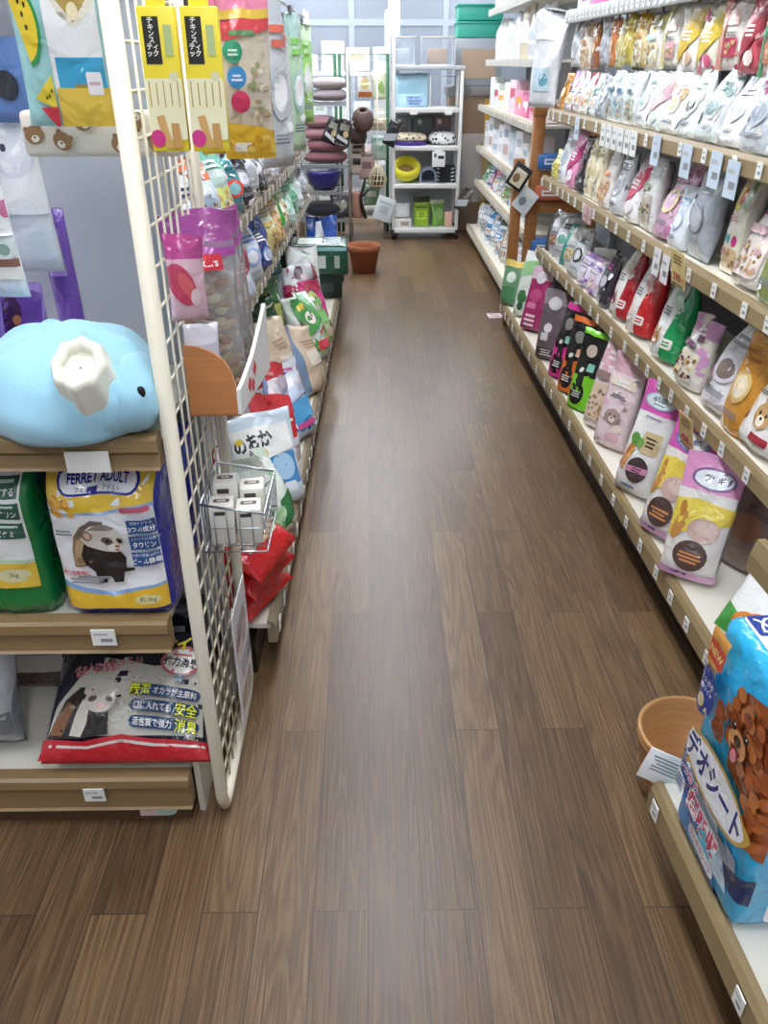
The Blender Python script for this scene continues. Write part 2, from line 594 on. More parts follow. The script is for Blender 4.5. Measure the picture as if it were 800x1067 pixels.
def design(kind, w, h, p, seed=0):
    """printed faces for the rows of packages; p = colours (base, top, accent, accent2)"""
    r = random.Random(seed)
    b, t, a1, a2 = p
    it, bands = [], []
    for _ in range(9):              # busy background print
        c = r.choice([t, a1, a2, '#ffffff', '#d9d4cc'])
        x, z, s_ = r.uniform(-.5, .5) * w, r.uniform(.02, .98) * h, r.uniform(.05, .16) * w
        it.append(('p', r.choice([ell(x, z, s_, s_ * r.uniform(.4, 1.4), 10, r.uniform(0, 3)), rect(x, z, s_ * 2.2, s_ * r.uniform(.3, 1), r.uniform(-.5, .5)), [(x, z), (x + s_ * 1.5, z + s_ * .6), (x + s_ * .3, z + s_ * 2)]]), c))
    if kind == 'oval':
        bands = [(.68, t)]
        it += disc_logo(0, h * .83, w * .36, h * .075, '#f8f8f4', '#dfe9ea') + bars(0, h * .845, w * .42, 2, '#3d4f78', h * .02)
        it += bars(0, h * .63, w * .6, 2, a1, h * .016)
        it += [('p', rrect(w * .12, h * .48, w * .36, h * .13, .006, .1), '#cdb48c')] + bars(w * .12, h * .5, w * .26, 2, '#5b4630', h * .018)
        it += [('p', ell(w * .05, h * .22, w * .28, h * .11), a2)] + bars(w * .05, h * .235, w * .36, 2, t, h * .018)
        it += [('p', ell(-w * .3, h * .36 + k * .012, w * .05, h * .09, 10, .5 - k * .4), c) for k, c in enumerate(('#d8863c', '#7fae4e', '#d8863c'))]
    elif kind == 'window':
        bands = [(.72, t)]
        it += bars(0, h * .86, w * .62, 2, b, h * .035)
        it += [('p', rrect(0, h * .3, w * .74, h * .42, .012), a1)]
        it += kibble(0, h * .28, w * .66, h * .34, 34, [a2, '#c9a36a', '#e6cda0', '#8b6a45'], seed, w * .045)
        it += [('p', rrect(-w * .12, h * .6, w * .55, h * .09, .005), a2)]
    elif kind == 'diag':
        it += [('p', [(-w / 2, h * .1), (w / 2, h * .55), (w / 2, h * .95), (-w / 2, h * .5)], t)]
        it += [('p', [(-w / 2, h * .42), (w / 2, h * .87), (w / 2, h * .98), (-w / 2, h * .55)], a1)]
        it += bars(-w * .02, h * .6, w * .5, 3, '#ffffff', h * .03)
        it += [('p', ell(w * .12, h * .2, w * .24, h * .1), a2)]
    elif kind == 'pet':
        bands = [(.8, t)]
        it += [('p', rect(0, h * .7, w * .8, h * .1), a1)] + bars(0, h * .715, w * .6, 2, '#ffffff', h * .022)
        it += pet_face(r.uniform(-.1, .1) * w, h * .34, w * .2, a2, ear=r.choice(['long', 'flop', 'round']))
        it += bars(0, h * .56, w * .7, 2, '#6a6a72', h * .012)
        it += [('p', rrect(w * .2, h * .12, w * .38, h * .08, .004), t)]
    elif kind == 'strip':
        it += [('p', rect(-w * .34, h / 2, w * .3, h), t), ('p', rect(w * .08, h * .7, w * .46, h * .2), a1), ('p', rect(w * .1, h * .3, w * .5, h * .26), a2)]
        it += bars(w * .08, h * .73, w * .36, 3, '#ffffff', h * .025) + bars(w * .1, h * .5, w * .46, 3, '#5c5c66', h * .012)
        it += kibble(w * .1, h * .3, w * .36, h * .16, 12, ['#d9b27a', '#b98a52', '#efe0bf'], seed, w * .05)
    elif kind == 'rounds':
        bands = [(.75, t)]
        it += [('p', ell(-w * .22, h * (.62 - .17 * k), w * .19, w * .19), c) for k, c in enumerate((a1, a2, t))]
        it += [('p', rrect(w * .2, h * .42, w * .4, h * .46, .008), '#efe6d2')] + kibble(w * .2, h * .4, w * .3, h * .36, 14, ['#c79a5c', '#a87a42', '#e3c795'], seed, w * .06)
        it += bars(0, h * .88, w * .7, 2, '#ffffff', h * .035)
    elif kind == 'plain':
        it += bars(0, h * .8, w * .6, 2, t, h * .04) + [('p', ell(0, h * .45, w * .3, h * .16), a1), ('p', ell(0, h * .45, w * .22, h * .11), a2)]
        it += bars(0, h * .2, w * .64, 3, '#7d7d86', h * .012)
    return bands, it


# ================================================================== THE SETTING
f_ = MB(); f_.box(-3.2, -2.4, -.05, 2.0, 10.6, 0, floor_mat()); struct(f_.build('floor'))
wallm = mat('#c9d0d8', 'matte')
struct(MB().box(-3.2, -2.4, 2.7, 2.0, 10.6, 2.75, mat('#e4e6e6', 'matte')).build('ceiling'))
struct(MB().box(-3.25, -2.4, 0, -3.2, 10.6, 2.7, wallm).build('wall_left'))
struct(MB().box(2.0, -2.4, 0, 2.05, 10.6, 2.7, wallm).build('wall_right'))
struct(MB().box(-3.2, 10.6, 0, 2.0, 10.65, 2.7, mat('#b9c0cc', 'matte')).build('wall_far'))
struct(MB().box(-3.2, -2.45, 0, 2.0, -2.4, 2.7, wallm).build('wall_near'))
struct(MB().box(-3.2, 10.585, 0, 2.0, 10.6, .08, mat('#8d9096', 'paint')).build('baseboard_far'))

# ceiling lamps
tube_m = emis('lamp_diffuser', '#f4f8ff', LAMP)
lamp_spots = [(0.1, -.9), (0.1, .9), (0.1, 2.7), (0.1, 4.5), (0.1, 6.3), (0.1, 8.1), (-1.9, .4), (-1.9, 3.4), (-1.9, 6.4), (-.6, 9.3), (1.0, 9.3), (-.7, 7.6)]  # the last three are extra lamps, added to brighten the far end
for i, (lx, ly) in enumerate(lamp_spots):
    o = empty('ceiling_lamp', ('fluorescent ceiling lamp over the aisle, number %d from the shop front' % (i + 1)) if i < 6 else ('fluorescent ceiling lamp away from the aisle, last three added for far-end light, number %d' % (i - 5)), 'ceiling light', (lx, ly, 2.7), group='ceiling lamps')
    MB().box(-.17, -.62, -.05, .17, .62, 0, mat('#f0f0f0', 'paint'), .008).build('housing', o)
    MB().box(-.15, -.6, -.075, .15, .6, -.045, tube_m, .008).build('diffuser', o)


# ================================================================== SHELVING
RAIL = mat('#8d744f', 'wood')
RAILR = mat('#94805c', 'wood')
CREAM = mat('#e9e4d6', 'paint')
WHITE = mat('#e8e8e6', 'paint')
DARK = mat('#2a211b', 'paint')
CHROME = mat('#c8ccd0', 'metal')
GREY = mat('#a9adb2', 'paint')
POLE = mat('#ece4cf', 'paint')


def price_tags(parent, pts, face, w=.03, h=.034, tilt=0, c='#f2f2ec'):
    """little cards in a shelf rail; face = (nx, ny) the way they look"""
    me = None
    a = math.atan2(face[0], -face[1])
    for p in pts:
        if me is None:
            mb = MB().box(-w / 2, -.0012, -h / 2, w / 2, .0012, h / 2, mat(c, 'paint'))
            decals(mb, [('p', rect(-w * .1, h * .22, w * .6, h * .12), '#b9bcc0'), ('p', rect(w * .12, -h * .15, w * .5, h * .2), '#8f9298')],
                   lambda x, z, o: (x, -.0012 - o, z), [-w / 2, w / 2], [-h / 2, h / 2], off0=.0003, kind='paint')
            o = mb.build('price_tag', parent, p, (tilt, 0, a)); me = o.data
        else:
            o = bpy.data.objects.new('price_tag', me); COL.objects.link(o)
            o.parent = parent; o.location = p; o.rotation_euler = (tilt, 0, a)


# ---- the end display facing the shopper, ferret goods on it
CX1 = -.345
eg = empty('end_display', 'end display shelving with wood rails carrying ferret food and a blue pet bed', 'shelf unit', (-.8, 1.33, 0))
mb = MB().box(-.52, .175, .0, .455, .2, 1.75, mat('#c3c8ce', 'paint'))
mb.build('back_panel', eg)
MB().box(-.5, -.185, 0, .415, .15, .05, mat('#5a4330', 'wood')).build('kick_board', eg)
MB().box(.428, -.165, 0, .44, .17, .21, mat('#d8d2c2', 'paint')).box(.42, .14, .2, .445, .17, 1.3, mat('#b8bcc0', 'paint')).build('side_frame', eg)
for nm, z0, z1, x1, first in (('shelf', .05, .134, .425, 1), ('shelf', .458, .522, .435, 0), ('shelf', .822, .876, .465, 0)):
    b = MB()
    b.box(-.5, -.17, z1 - .022, x1 - .004, .17, z1 - .008, CREAM)
    sh = b.build(nm, eg)
    r = MB()
    r.prism([(-.205, z0), (-.2, z0 + .004), (-.196, z1 - .03), (-.205, z1 - .022), (-.203, z1 - .004), (-.196, z1), (-.17, z1), (-.17, z0)], -.5, x1, RAIL, 'x')
    r.build('rail', sh)
    px = {1: [.235], 0: [.322]}[first] if z1 < .8 else []
    if z1 < .8:
        price_tags(sh, [(x, -.2075, (z0 + z1) / 2 + .006) for x in px], (0, -1), .042, .034)
# sticker on the kick
MB().box(.31, -.1875, .012, .37, -.185, .035, mat('#f0cfcf', 'paint')).prism(ell(.365, .026, .022, .012), -.189, -.1855, mat('#bcd9c9', 'paint')).build('kick_sticker', eg)
mb = MB().box(-.034, -.001, -.018, .034, .001, .018, mat('#f4f2ec', 'paint'))
put(mb, 'paper_card', 'blank white card on the rail under the blue pet bed', 'card', -.443, 1.121, .84, 0)

# ---- white mesh panel at the aisle side of the end display
mp = empty('mesh_panel', 'white wire mesh panel with round frame standing between end display and aisle', 'mesh panel', (-.318, 1.35, 0))
zt = 1.72
f = MB()
pts = [(0, -.2, zt), (0, -.2, .06), (0, -.185, .02), (0, -.15, .013), (0, .15, .013), (0, .185, .02), (0, .2, .06), (0, .2, zt)]
f.tube(pts, .0125, POLE, 12)
f.build('frame', mp)
g = MB()
for i in range(1, 9):
    y = -.2 + .4 * i / 9
    g.tube([(0, y, .013), (0, y, zt)], .0022, POLE, 5)
z = .07
while z < zt:
    g.tube([(-.004, -.2, z), (-.004, .2, z)], .0026, POLE, 5)
    z += .058
g.build('wire_grid', mp)


# ---- long gondolas along the aisle: origin on the floor, local x along the aisle run, face to local -y
def gondola(name, label, loc, rz, length, base_d, shelves, up_set, back, rail, tag_step, bx=0, kick='#2a211b', top=1.75, base_z=(.1, .165), tagc='#f2f2ec', ends=True, rail_h=.05):
    """shelves: list of z tops; up_set: how far the upper rails stand behind the base rail; base front at y=0"""
    g = empty(name, label, 'shelf unit', loc, rz)
    z0, z1 = base_z
    MB().box(0, base_d, 0, length, base_d + .02, top, back).build('back_panel', g)
    MB().box(bx, .055, 0, length, .075, z0, mat(kick, 'paint')).build('kick_board', g)
    sh = MB().box(bx, .012, z1 - .02, length, base_d, z1 - .006, CREAM).build('base_shelf', g)
    prof = [(0, z0), (-.004, z0 + .004), (-.002, z1 - .014), (.006, z1), (.02, z1), (.02, z0)]
    MB().prism(prof, bx, length, rail, 'x').build('rail', sh)
    rs = random.Random(len(label))

    def xs(x0=0):
        o, x = [], x0 + .04
        while x < length - .03:
            o.append(x); x += tag_step * rs.uniform(.7, 1.3)
        return o
    price_tags(sh, [(x, -.0065, (z0 + z1) / 2) for x in xs(bx)], (0, -1), .028, .036, c=tagc)
    for zz in shelves:
        s_ = MB().box(0, up_set + .012, zz - .022, length, base_d, zz - .008, CREAM).build('shelf', g)
        MB().prism([(up_set + a, zz + b) for a, b in ((0, -rail_h), (-.004, -rail_h + .004), (-.002, -.012), (.004, 0), (.018, 0), (.018, -rail_h))], 0, length, rail, 'x').build('rail', s_)
        price_tags(s_, [(x, up_set - .0065, zz - rail_h / 2) for x in xs()], (0, -1), .028, .036, c=tagc)
    if ends:
        n = max(1, round(length / .9))
        for i in range(n + 1):
            x = min(length - .015, max(.015, length * i / n))
            MB().box(x - .015, base_d - .03, 0, x + .015, base_d, top, GREY).build('upright', g)
    return g


# food gondola: faces -x, runs from y=4.3 (local x=0) towards the camera
AR = math.atan(.0157)
RYAW = -PI / 2 + AR


def rp(y, back=0.0):
    """point on the food gondola's base line at depth y, 'back' metres behind it"""
    return (.822 - .0157 * y + back, y)


RT = [.545, .89, 1.19]
gr = gondola('shelf_gondola', 'long food gondola with khaki rails filled with small animal food bags', (*rp(4.28), 0), RYAW, 3.0, .50, RT, .10, mat('#5f636a', 'paint'), RAILR, .15, bx=-.36, base_z=(.105, .17), top=1.95)
# its upper hanging bar and the highest shelf
sh = MB().box(0, .16, 1.57, 3.0, .5, 1.585, CREAM).build('shelf', gr)
MB().prism([(.14, 1.535), (.138, 1.54), (.14, 1.585), (.16, 1.585), (.16, 1.535)], 0, 3.0, mat('#d9dadb', 'paint'), 'x').build('rail', sh)
price_tags(sh, [(.05 + .062 * i, .133, 1.56) for i in range(44)], (0, -1), .022, .034)
MB().tube([(0, .2, 1.545), (2.83, .2, 1.545)], .006, CHROME, 6).build('hanging_bar', gr)

# the gondola beyond the wooden stand
gf = gondola('shelf_gondola', 'gondola beyond the brown wooden stand with care goods and white tagged rails', (.85, 7.45, 0), -PI / 2, 2.55, .45, [.5, .77, 1.08], .05, mat('#9aa0a8', 'paint'), mat('#b9ad93', 'paint'), .065, base_z=(.07, .13), top=2.0)
for zz in (1.40, 1.74):
    sh = MB().box(0, .1, zz - .02, 2.55, .45, zz - .006, CREAM).build('shelf', gf)
    MB().box(0, .09, zz - .045, 2.55, .1, zz, mat('#c9c6bd', 'paint')).build('rail', sh)
    price_tags(sh, [(.05 + .065 * i, .0875, zz - .022) for i in range(38)], (0, -1), .022, .034)

# near unit with the pet sheets
gn = gondola('shelf_gondola', 'low shelf unit beside the floor bucket carrying a big blue pack of pet sheets', (.535, 1.075, 0), -PI / 2 + R_(3), 1.0, .47, [], .1, mat('#b9bdc2', 'paint'), RAILR, .3, base_z=(.105, .17), top=.8, ends=False)
s_ = MB().box(-.0, .17, .60, 1.0, .47, .614, CREAM).build('shelf', gn)
MB().prism([(.15, .575), (.147, .58), (.148, .61), (.155, .64), (.17, .64), (.17, .575)], -.12, 1.0, RAILR, 'x').build('rail', s_)

# litter gondola on the other side: faces +x
AL = math.atan(.0145)


def lp(y, back=0.0):
    return (-.272 + .0145 * y - back, y)


LT = [.635, .925]
gl = gondola('shelf_gondola', 'gondola behind the mesh panel with litter bags below and treat bags above', (*lp(1.60), 0), PI / 2 - AL, 3.95, .50, LT, .21, mat('#9aa0a6', 'paint'), mat('#93866f', 'wood'), .12, base_z=(.1, .165), top=1.9, rail_h=.045)
sh = MB().box(0, .28, 1.6, 3.95, .5, 1.615, CREAM).build('shelf', gl)
MB().box(0, .27, 1.575, 3.95, .28, 1.62, GREY).build('rail', sh)
MB().tube([(0, .25, 1.46), (3.95, .25, 1.46)], .006, CHROME, 6).build('hanging_bar', gl)

# ================================================================== END DISPLAY GOODS
# big ferret food bag
def zsc(q, f, fx=1.0):
    return ('p', [(p[0] * fx, p[1] * f) for p in q[1]], q[2]) if q[0] == 'p' else (*q[:2], q[2] * fx, q[3] * f, *q[4:])


SZ = .84
FZ = .865


def ferret(x, z, s):
    """a polecat ferret standing, as printed on the bag; s = overall height"""
    q = s / 100.0
    P = lambda pts, c: ('p', [(x + a * q, z + b * q) for a, b in pts], c)
    E_ = lambda a, b, ra, rb, c, t=0: ('p', ell(x + a * q, z + b * q, ra * q, rb * q, 20, t), c)
    return [
        P([(14, -44), (44, -38), (47, -33), (18, -33)], '#2c2523'),                        # tail
        P([(-40, -30), (-40, 0), (-34, 26), (-22, 44), (-8, 52), (6, 50), (8, 20), (4, -10), (-12, -28)], '#8a7355'),
        P([(-38, -28), (-37, 0), (-30, 20), (-22, 24), (-20, 0), (-24, -24)], '#b59a72'),
        P([(-30, 26), (-20, 44), (-6, 54), (12, 52), (10, 42), (-6, 40), (-16, 28)], '#6d635a'),
        P([(-28, -10), (-22, 10), (-8, 14), (12, 6), (28, 0), (36, -14), (34, -32), (30, -40), (28, -52), (14, -54), (10, -48), (0, -54), (-10, -50), (-12, -38), (-24, -26)], '#241f1f'),
        P([(-10, -50), (-8, -57), (3, -58), (5, -50)], '#191616'), P([(12, -50), (14, -58), (27, -58), (28, -50)], '#191616'),
        P([(-24, 20), (-20, 34), (-8, 44), (8, 47), (22, 44), (32, 36), (37, 22), (36, 10), (30, 1), (20, -3), (10, -2), (-4, 2), (-16, 8)], '#d9d2c8'),
        P([(-14, 36), (0, 46), (16, 47), (28, 40), (18, 36), (2, 36)], '#8d8379'),
        E_(-15, 27, 7, 10, '#80695c', .3), E_(-14, 26, 4.4, 7, '#d9b2a4', .3),
        P([(4, 18), (8, 25), (17, 24), (22, 17), (20, 11), (12, 10)], '#66594f'), P([(26, 19), (29, 24), (35, 22), (36, 15), (30, 12)], '#66594f'),
        E_(14, 17.5, 2.6, 2.8, '#15100f'), E_(31, 18, 2.2, 2.6, '#15100f'),
        P([(12, 8), (20, 13), (30, 12), (34, 6), (30, -1), (22, -3), (14, 0)], '#f6f1ea'), E_(27, 8, 4, 3, '#b9766c'),
        P([(20, 1), (26, -.5), (31, 2), (26, 3.4)], '#a07468'),
    ]


BLUE = '#1f2a9a'
w, h = .205, .33
it = [('p', [(-.094, .02), (.096, .02), (.092, .33), (-.094, .33)], '#f3f4f6'),
      ('p', [(-.094, .33), (-.094, .262), (-.05, .245), (0, .243), (.05, .258), (.094, .262), (.094, .33)], '#efc63d'),
      ('p', [(-.094, .236), (-.05, .239), (0, .236), (.05, .25), (.094, .254), (.094, .262), (.05, .258), (0, .243), (-.05, .245), (-.094, .248)], '#9dbbe2'),
      ('p', [(-.096, .02), (.096, .02), (.096, .072), (.05, .066), (0, .052), (-.05, .058), (-.096, .07)], '#f0c43a'),
      ('p', [(-.096, .07), (-.05, .058), (0, .052), (.05, .066), (.096, .072), (.096, .078), (.05, .073), (0, .062), (-.05, .07), (-.096, .084)], '#8fb3e4'),
      ('p', rrect(.0, .301, .142, .044, .02), BLUE), ('p', rrect(0, .301, .132, .036, .017), '#f6f6fa'),
      ('t', 'FERRET ADULT', 0, .306, .0185, BLUE, 0, .03, .83),
      ('t', 'フェレット アダルト', 0, .2895, .0085, '#27307c', 0, .01),
      ('p', ell(0, .322, .022, .004), '#b5323b')]
it += kibble(-.066, .257, .04, .03, 16, ['#d99a2b', '#c98a20', '#e8b04a'], 3, .007)
it += [('p', rrect(.062, .251, .052, .012, .004, .06), '#d4677e')]
it += ferret(-.012, .16, .125)
it += [('t', '肉食性動物に', -.062, .109, .011, '#d23a4c', 0, .02, .8, ), ('p', rect(-.03, .101, .06, .006), '#8e9196')]
it += bars(-.045, .095, .075, 2, '#9a9ca4', .004) + bars(-.07, .206, .035, 2, '#8c8f98', .004)
for k, (big, small) in enumerate((('3つの成分', '健康ケアする'), ('タウリン', 'フェレットに必要な'), ('ビール酵母', 'お腹の健康維持に'))):
    zc = .214 - .0365 * k
    it += [('p', rect(.07, zc, .05, .031, .03), '#2f5690'), ('t', small, .07, zc + .009, .0065, '#dfe8f4', .03, 0), ('t', big, .07, zc - .005, .0125, '#ffffff', .03, .015, .85)]
it += [('p', ell(.062, .047, .024, .012), '#e8dca0'), ('t', '約 3kg', .062, .047, .011, '#6a6a58', 0, .01)]
m_ = bag_mb(w, h * FZ, .12, BLUE, [], [zsc(q_, FZ) for q_ in it], 'block', K=16, NV=18, seed=4, wr=.9, lift=.002)
put(m_, 'ferret_food_bag', 'white, yellow and blue bag of ferret food printed with a standing ferret', 'pet food bag', -.452, 1.213, .522, 0, 1)
# green one beside it
it = [('p', [(-.1, .075), (.085, .075), (.085, .325), (-.1, .325)], '#eef0ee'), ('p', [(-.1, .075), (.085, .068), (.085, .125), (.03, .128), (-.1, .118)], '#edc84a'),
      ('p', [(-.1, .12), (.03, .13), (.085, .127), (.085, .133), (.02, .137), (-.1, .128)], '#b8d4b0'),
      ('p', ell(.045, .1, .03, .016), '#e6dfb0'), ('t', '3kg', .045, .1, .012, '#6a6a58', 0, .01)]
for k, big in enumerate(('ケアする', 'タウリン', 'ビタミン')):
    zc = .285 - .042 * k
    it += [('p', rect(.052, zc, .06, .034, -.03), '#2f5d4c'), ('t', big, .055, zc - .006, .013, '#ffffff', -.03, .01, .85), ('p', rect(.05, zc + .01, .048, .005, -.03), '#c8dcd2')]
m_ = bag_mb(.2, .325 * FZ, .12, '#15803c', [], [zsc(q_, FZ) for q_ in it], 'block', K=14, NV=16, seed=9, lift=.002)
put(m_, 'ferret_food_bag', 'white bag with green base standing beside the ferret picture bag', 'pet food bag', -.662, 1.215, .522, 0, 1)
m_ = bag_mb(.2, .28, .1, '#2f6b43', [], [], 'block', K=8, NV=8, seed=10)
put(m_, 'ferret_food_bag', 'plain dark green bag pushed behind the white and green bag', 'pet food bag', -.66, 1.37, .522, 0, 1)
m_ = bag_mb(.2, .27, .1, '#24329a', [], [], 'block', K=8, NV=8, seed=12)
put(m_, 'ferret_food_bag', 'plain blue bag pushed behind the ferret picture bag', 'pet food bag', -.442, 1.375, .522, 0, 1)

# black litter sack lying back on the lowest shelf
NAVY = '#141a2b'
it = [('p', [(-.17, .03), (.17, .03), (.17, .3), (.1, .3), (-.17, .28)], NAVY),
      ('p', [(-.165, .05), (.16, .05), (.16, .2), (.12, .218), (.05, .212), (.0, .225), (-.04, .235), (-.06, .24), (-.1, .2), (-.15, .12)], '#d8d4c8')]
rr = random.Random(5)
it += [('p', ell(rr.uniform(-.06, .15), rr.uniform(.075, .2), .0035, .0025, 6), rr.choice(['#c4bfb0', '#ebe8de', '#b5b0a2'])) for _ in range(90)]
it += [('p', [(-.175, -.002), (.175, -.002), (.17, .036), (.06, .04), (0, .05), (-.08, .036), (-.17, .046)], '#c0202b'), ('p', [(-.15, .032), (-.07, .026), (0, .04), (.07, .03), (.165, .028), (.165, .023), (.06, .025), (0, .034), (-.07, .021), (-.15, .026)], '#d9d2cc')]
fer = [('p', [(-.14, .065), (-.12, .12), (-.1, .17), (-.07, .2), (-.03, .2), (.0, .18), (.02, .12), (.02, .07), (-.05, .062)], '#2a211d'),
       ('p', [(-.135, .075), (-.115, .13), (-.09, .165), (-.07, .15), (-.09, .1), (-.1, .07)], '#8a5a34'),
       ('p', [(-.08, .07), (-.065, .13), (-.05, .17), (-.03, .15), (-.035, .1), (-.05, .065)], '#d9cfc2'),
       ('p', ell(-.005, .165, .042, .036), '#cfc4b6'), ('p', ell(-.025, .17, .012, .009, 12, .4), '#4b3a32'), ('p', ell(.018, .168, .011, .008, 12, -.4), '#4b3a32'),
       ('p', ell(-.002, .148, .014, .01), '#e8b6b4'), ('p', ell(-.04, .192, .011, .011), '#e0cfc2'), ('p', ell(.028, .192, .01, .01), '#e0cfc2')]
it += [(q_[0], [(-.1 + (p_[0] + .07) * .8, .045 + (p_[1] - .065) * .78) for p_ in q_[1]], q_[2]) for q_ in fer]
it += [('t', 'ペットの体臭に優しい', -.045, .212, .0195, '#e8e4e4', .13, .045, .75), ('t', 'ペットの体臭に優しい', -.045, .212, .0195, '#d0283a', .13, .012, .75)]
it += [('t', '体臭ケアにも最適に', -.065, .196, .014, '#e8e4e4', .13, .045, .75), ('t', '体臭ケアにも最適に', -.065, .196, .014, '#d0283a', .13, .01, .75)]
for k, (a, b, sw, pre) in enumerate((('厳選', 'オカラが主原料', 0, 1), ('安全', '口に入れても', 1, 0), ('消臭', '活性炭で強力', 1, 0))):
    zc = .143 - .036 * k
    it += [('p', rrect(.085, zc, .142, .027, .012, -.1), '#23406a')]
    if pre:
        it += [('t', a, .033, zc + .006, .026, '#1c2a14', -.1, .05, .85), ('t', a, .033, zc + .006, .026, '#e6ec3a', -.1, .015, .85), ('t', b, .105, zc - .002, .0155, '#f2f4f2', -.1, .015, .82)]
    else:
        it += [('t', b, .062, zc + .002, .0165, '#f2f4f2', -.1, .015, .82), ('t', a, .13, zc - .005, .026, '#1c2a14', -.1, .05, .85), ('t', a, .13, zc - .005, .026, '#e6ec3a', -.1, .015, .85)]
it += disc_logo(.108, .222, .042, .04, '#c86a70', '#f2efe8') + [('t', '強力消臭', .108, .219, .022, '#26303c', -.08, .03, .82), ('p', rect(.108, .238, .04, .006, -.08), '#d06a72')]
it += [('p', [(.1, .187), (.12, .187), (.116, .167), (.104, .167)], '#4d6f86')]
it += [('t', 'フケ・ニオイ', .03, .272, .034, '#e6d83a', -.03, .05, .9)]
m_ = bag_mb(.34, .33 * SZ, .13, '#b81e28', [(.04, NAVY)], [zsc(q, SZ) for q in it], 'pillow', K=18, NV=18, seed=21, wr=1.0, lift=.0035)
put(m_, 'litter_sack', 'navy and white ferret litter sack with red hem lying back on lowest end shelf', 'litter bag', -.50, 1.15, .158, 0, 60)
it = [('p', [(-.12, .1), (.1, .06), (.12, .2), (-.1, .25)], '#c9ccd0'), ('p', rect(0, .05, .2, .05), '#7c8087')]
put(bag_mb(.22, .2, .12, '#9a9ea4', [], it, 'pillow', seed=23), 'litter_sack', 'crumpled silver grey bag at the dim end of the lowest end shelf', 'litter bag', -.83, 1.2, .16, 8, 22)
it = [('p', rect(0, .16, .16, .06), '#6f4a3a'), ('p', rect(0, .08, .15, .05), '#c8c4bc')]
put(bag_mb(.2, .22, .06, '#4b3330', [], it, 'pillow', seed=24), 'litter_sack', 'dark brown bag standing behind the crumpled silver bag', 'litter bag', -.76, 1.4, .14, 0, 6)
put(bag_mb(.2, .2, .06, '#1a1d2c', [], [('p', rect(0, .12, .12, .05), '#c8c8cc')], 'pillow', seed=25), 'litter_sack', 'small black bag standing behind the ferret litter sack', 'litter bag', -.48, 1.44, .14, 0, 4)

# ---- blue plush pet bed
SKY = mat('#a9dcf2', 'fabric')
bd = empty('pet_bed', 'light blue plush sea animal pet bed with fluffy white opening', 'pet bed', (-.482, 1.215, .874))


def blob(cx, cy, cz, rx, ry, rz, m, n=40, k=24, flat=0, wav=.0, nf=5, amp=.0, seed=0):
    b = MB(); vs = []
    for i in range(k + 1):
        t = PI * i / k
        for j in range(n):
            p = 2 * PI * j / n
            d = Vector((math.sin(t) * math.cos(p), math.sin(t) * math.sin(p), math.cos(t)))
            q = 1 + wav * math.cos(p * nf) * math.sin(t) * max(0, d.z) + amp * noise.noise(d * 2.2 + Vector((seed, 0, 0)))
            z = cz + rz * d.z * q
            if z < flat: z = flat + (z - flat) * .08
            vs.append((cx + rx * d.x * q, cy + ry * d.y * q, z))
    fs = [(i * n + j, (i + 1) * n + j, (i + 1) * n + (j + 1) % n, i * n + (j + 1) % n) for i in range(k) for j in range(n)]
    b.add(vs, fs, m, True)
    return b


body = blob(0, 0, .05, .15, .135, .105, SKY, 56, 28, .004, .08, 9, .07, 3)
body.v = [(x, y, z + (.0045 * math.cos(13 * math.atan2(y + .06, x - .058)) * math.exp(-math.hypot(x - .058, y + .06) / .07) if z > .03 else 0)) for x, y, z in body.v]
body.build('body', bd)
hd = blob(.112, -.035, .058, .05, .075, .06, SKY, 32, 20, .004, 0, 5, .06, 8)
h_ = hd.build('head', bd)
MB().ball((.138, -.093, .08), .0085, mat('#17171b', 'paint'), (.8, .5, 1.1)).build('eye', h_)
fin = blob(.075, -.085, .06, .05, .03, .05, SKY, 24, 16, 0, 0, 5, .1, 13)
fin.build('flipper', bd)
# fluffy opening
FLUF = mat('#f1efdf', 'fabric')
b = MB()
n = 32
prof = [(.002, .024), (.02, .024), (.0225, .027), (.022, .028), (.024, .04), (.029, .046), (.035, .044), (.038, .034), (.039, .005), (.046, -.04)]
vs = []
MT = Matrix.Rotation(R_(36), 4, 'X')
for r, z in prof:
    for j in range(n):
        p = 2 * PI * j / n
        q = 1 + (.09 * math.cos(p * 8) * .7 if z > .0 else .04 * math.cos(p * 8)) + .05 * noise.noise(Vector((math.cos(p) * 3, math.sin(p) * 3, z * 40)))
        v = MT @ Vector((r * q * math.cos(p) * 1.02, r * q * math.sin(p) * 1.2, z * .85))
        vs.append(v + Vector((.06, -.092, .105)))
k = len(prof)
b.add(vs, [(i * n + j, i * n + (j + 1) % n, (i + 1) * n + (j + 1) % n, (i + 1) * n + j) for i in range(k - 1) for j in range(n)] , FLUF, True)
b.add(vs[:2 * n], [list(range(n))[::-1]], mat('#8c8778', 'fabric'), False)  # darker disc paints the shade down inside the opening
b.build('fluffy_collar', bd)

# ---- bags behind the bed
LIL = '#9c7cd0'
for k, (x, y, z, s, lab) in enumerate(((-.60, 1.33, .876, 1, 'first violet bag beside the blue pet bed'), (-.66, 1.30, .876, 2, 'second violet bag beyond the blue pet bed'), (-.735, 1.27, .876, 3, 'third violet bag from the blue pet bed'))):
    it = [('p', [(-.04, .1), (.045, .1), (.045, .17), (-.04, .18)], '#6a3f9e'), ('p', ell(-.012, .135, .02, .028), '#4a2a50'), ('p', ell(.0, .125, .008, .008), '#c07850')] + bars(.005, .08, .07, 4, '#6d48a4', .006)
    put(bag_mb(.095, .185, .045, LIL, [(.86, '#a584d2')], it, 'pouch', K=10, NV=12, seed=30 + s), 'snack_bag', lab, 'snack bag', x, y, z, -8, 10, group='violet bags behind the pet bed')
it = [('p', rect(0, .07, .1, .1), '#f4f2f4'), ('p', [(.02, .02), (.06, .02), (.06, .13), (.035, .13)], '#a77bc6')]
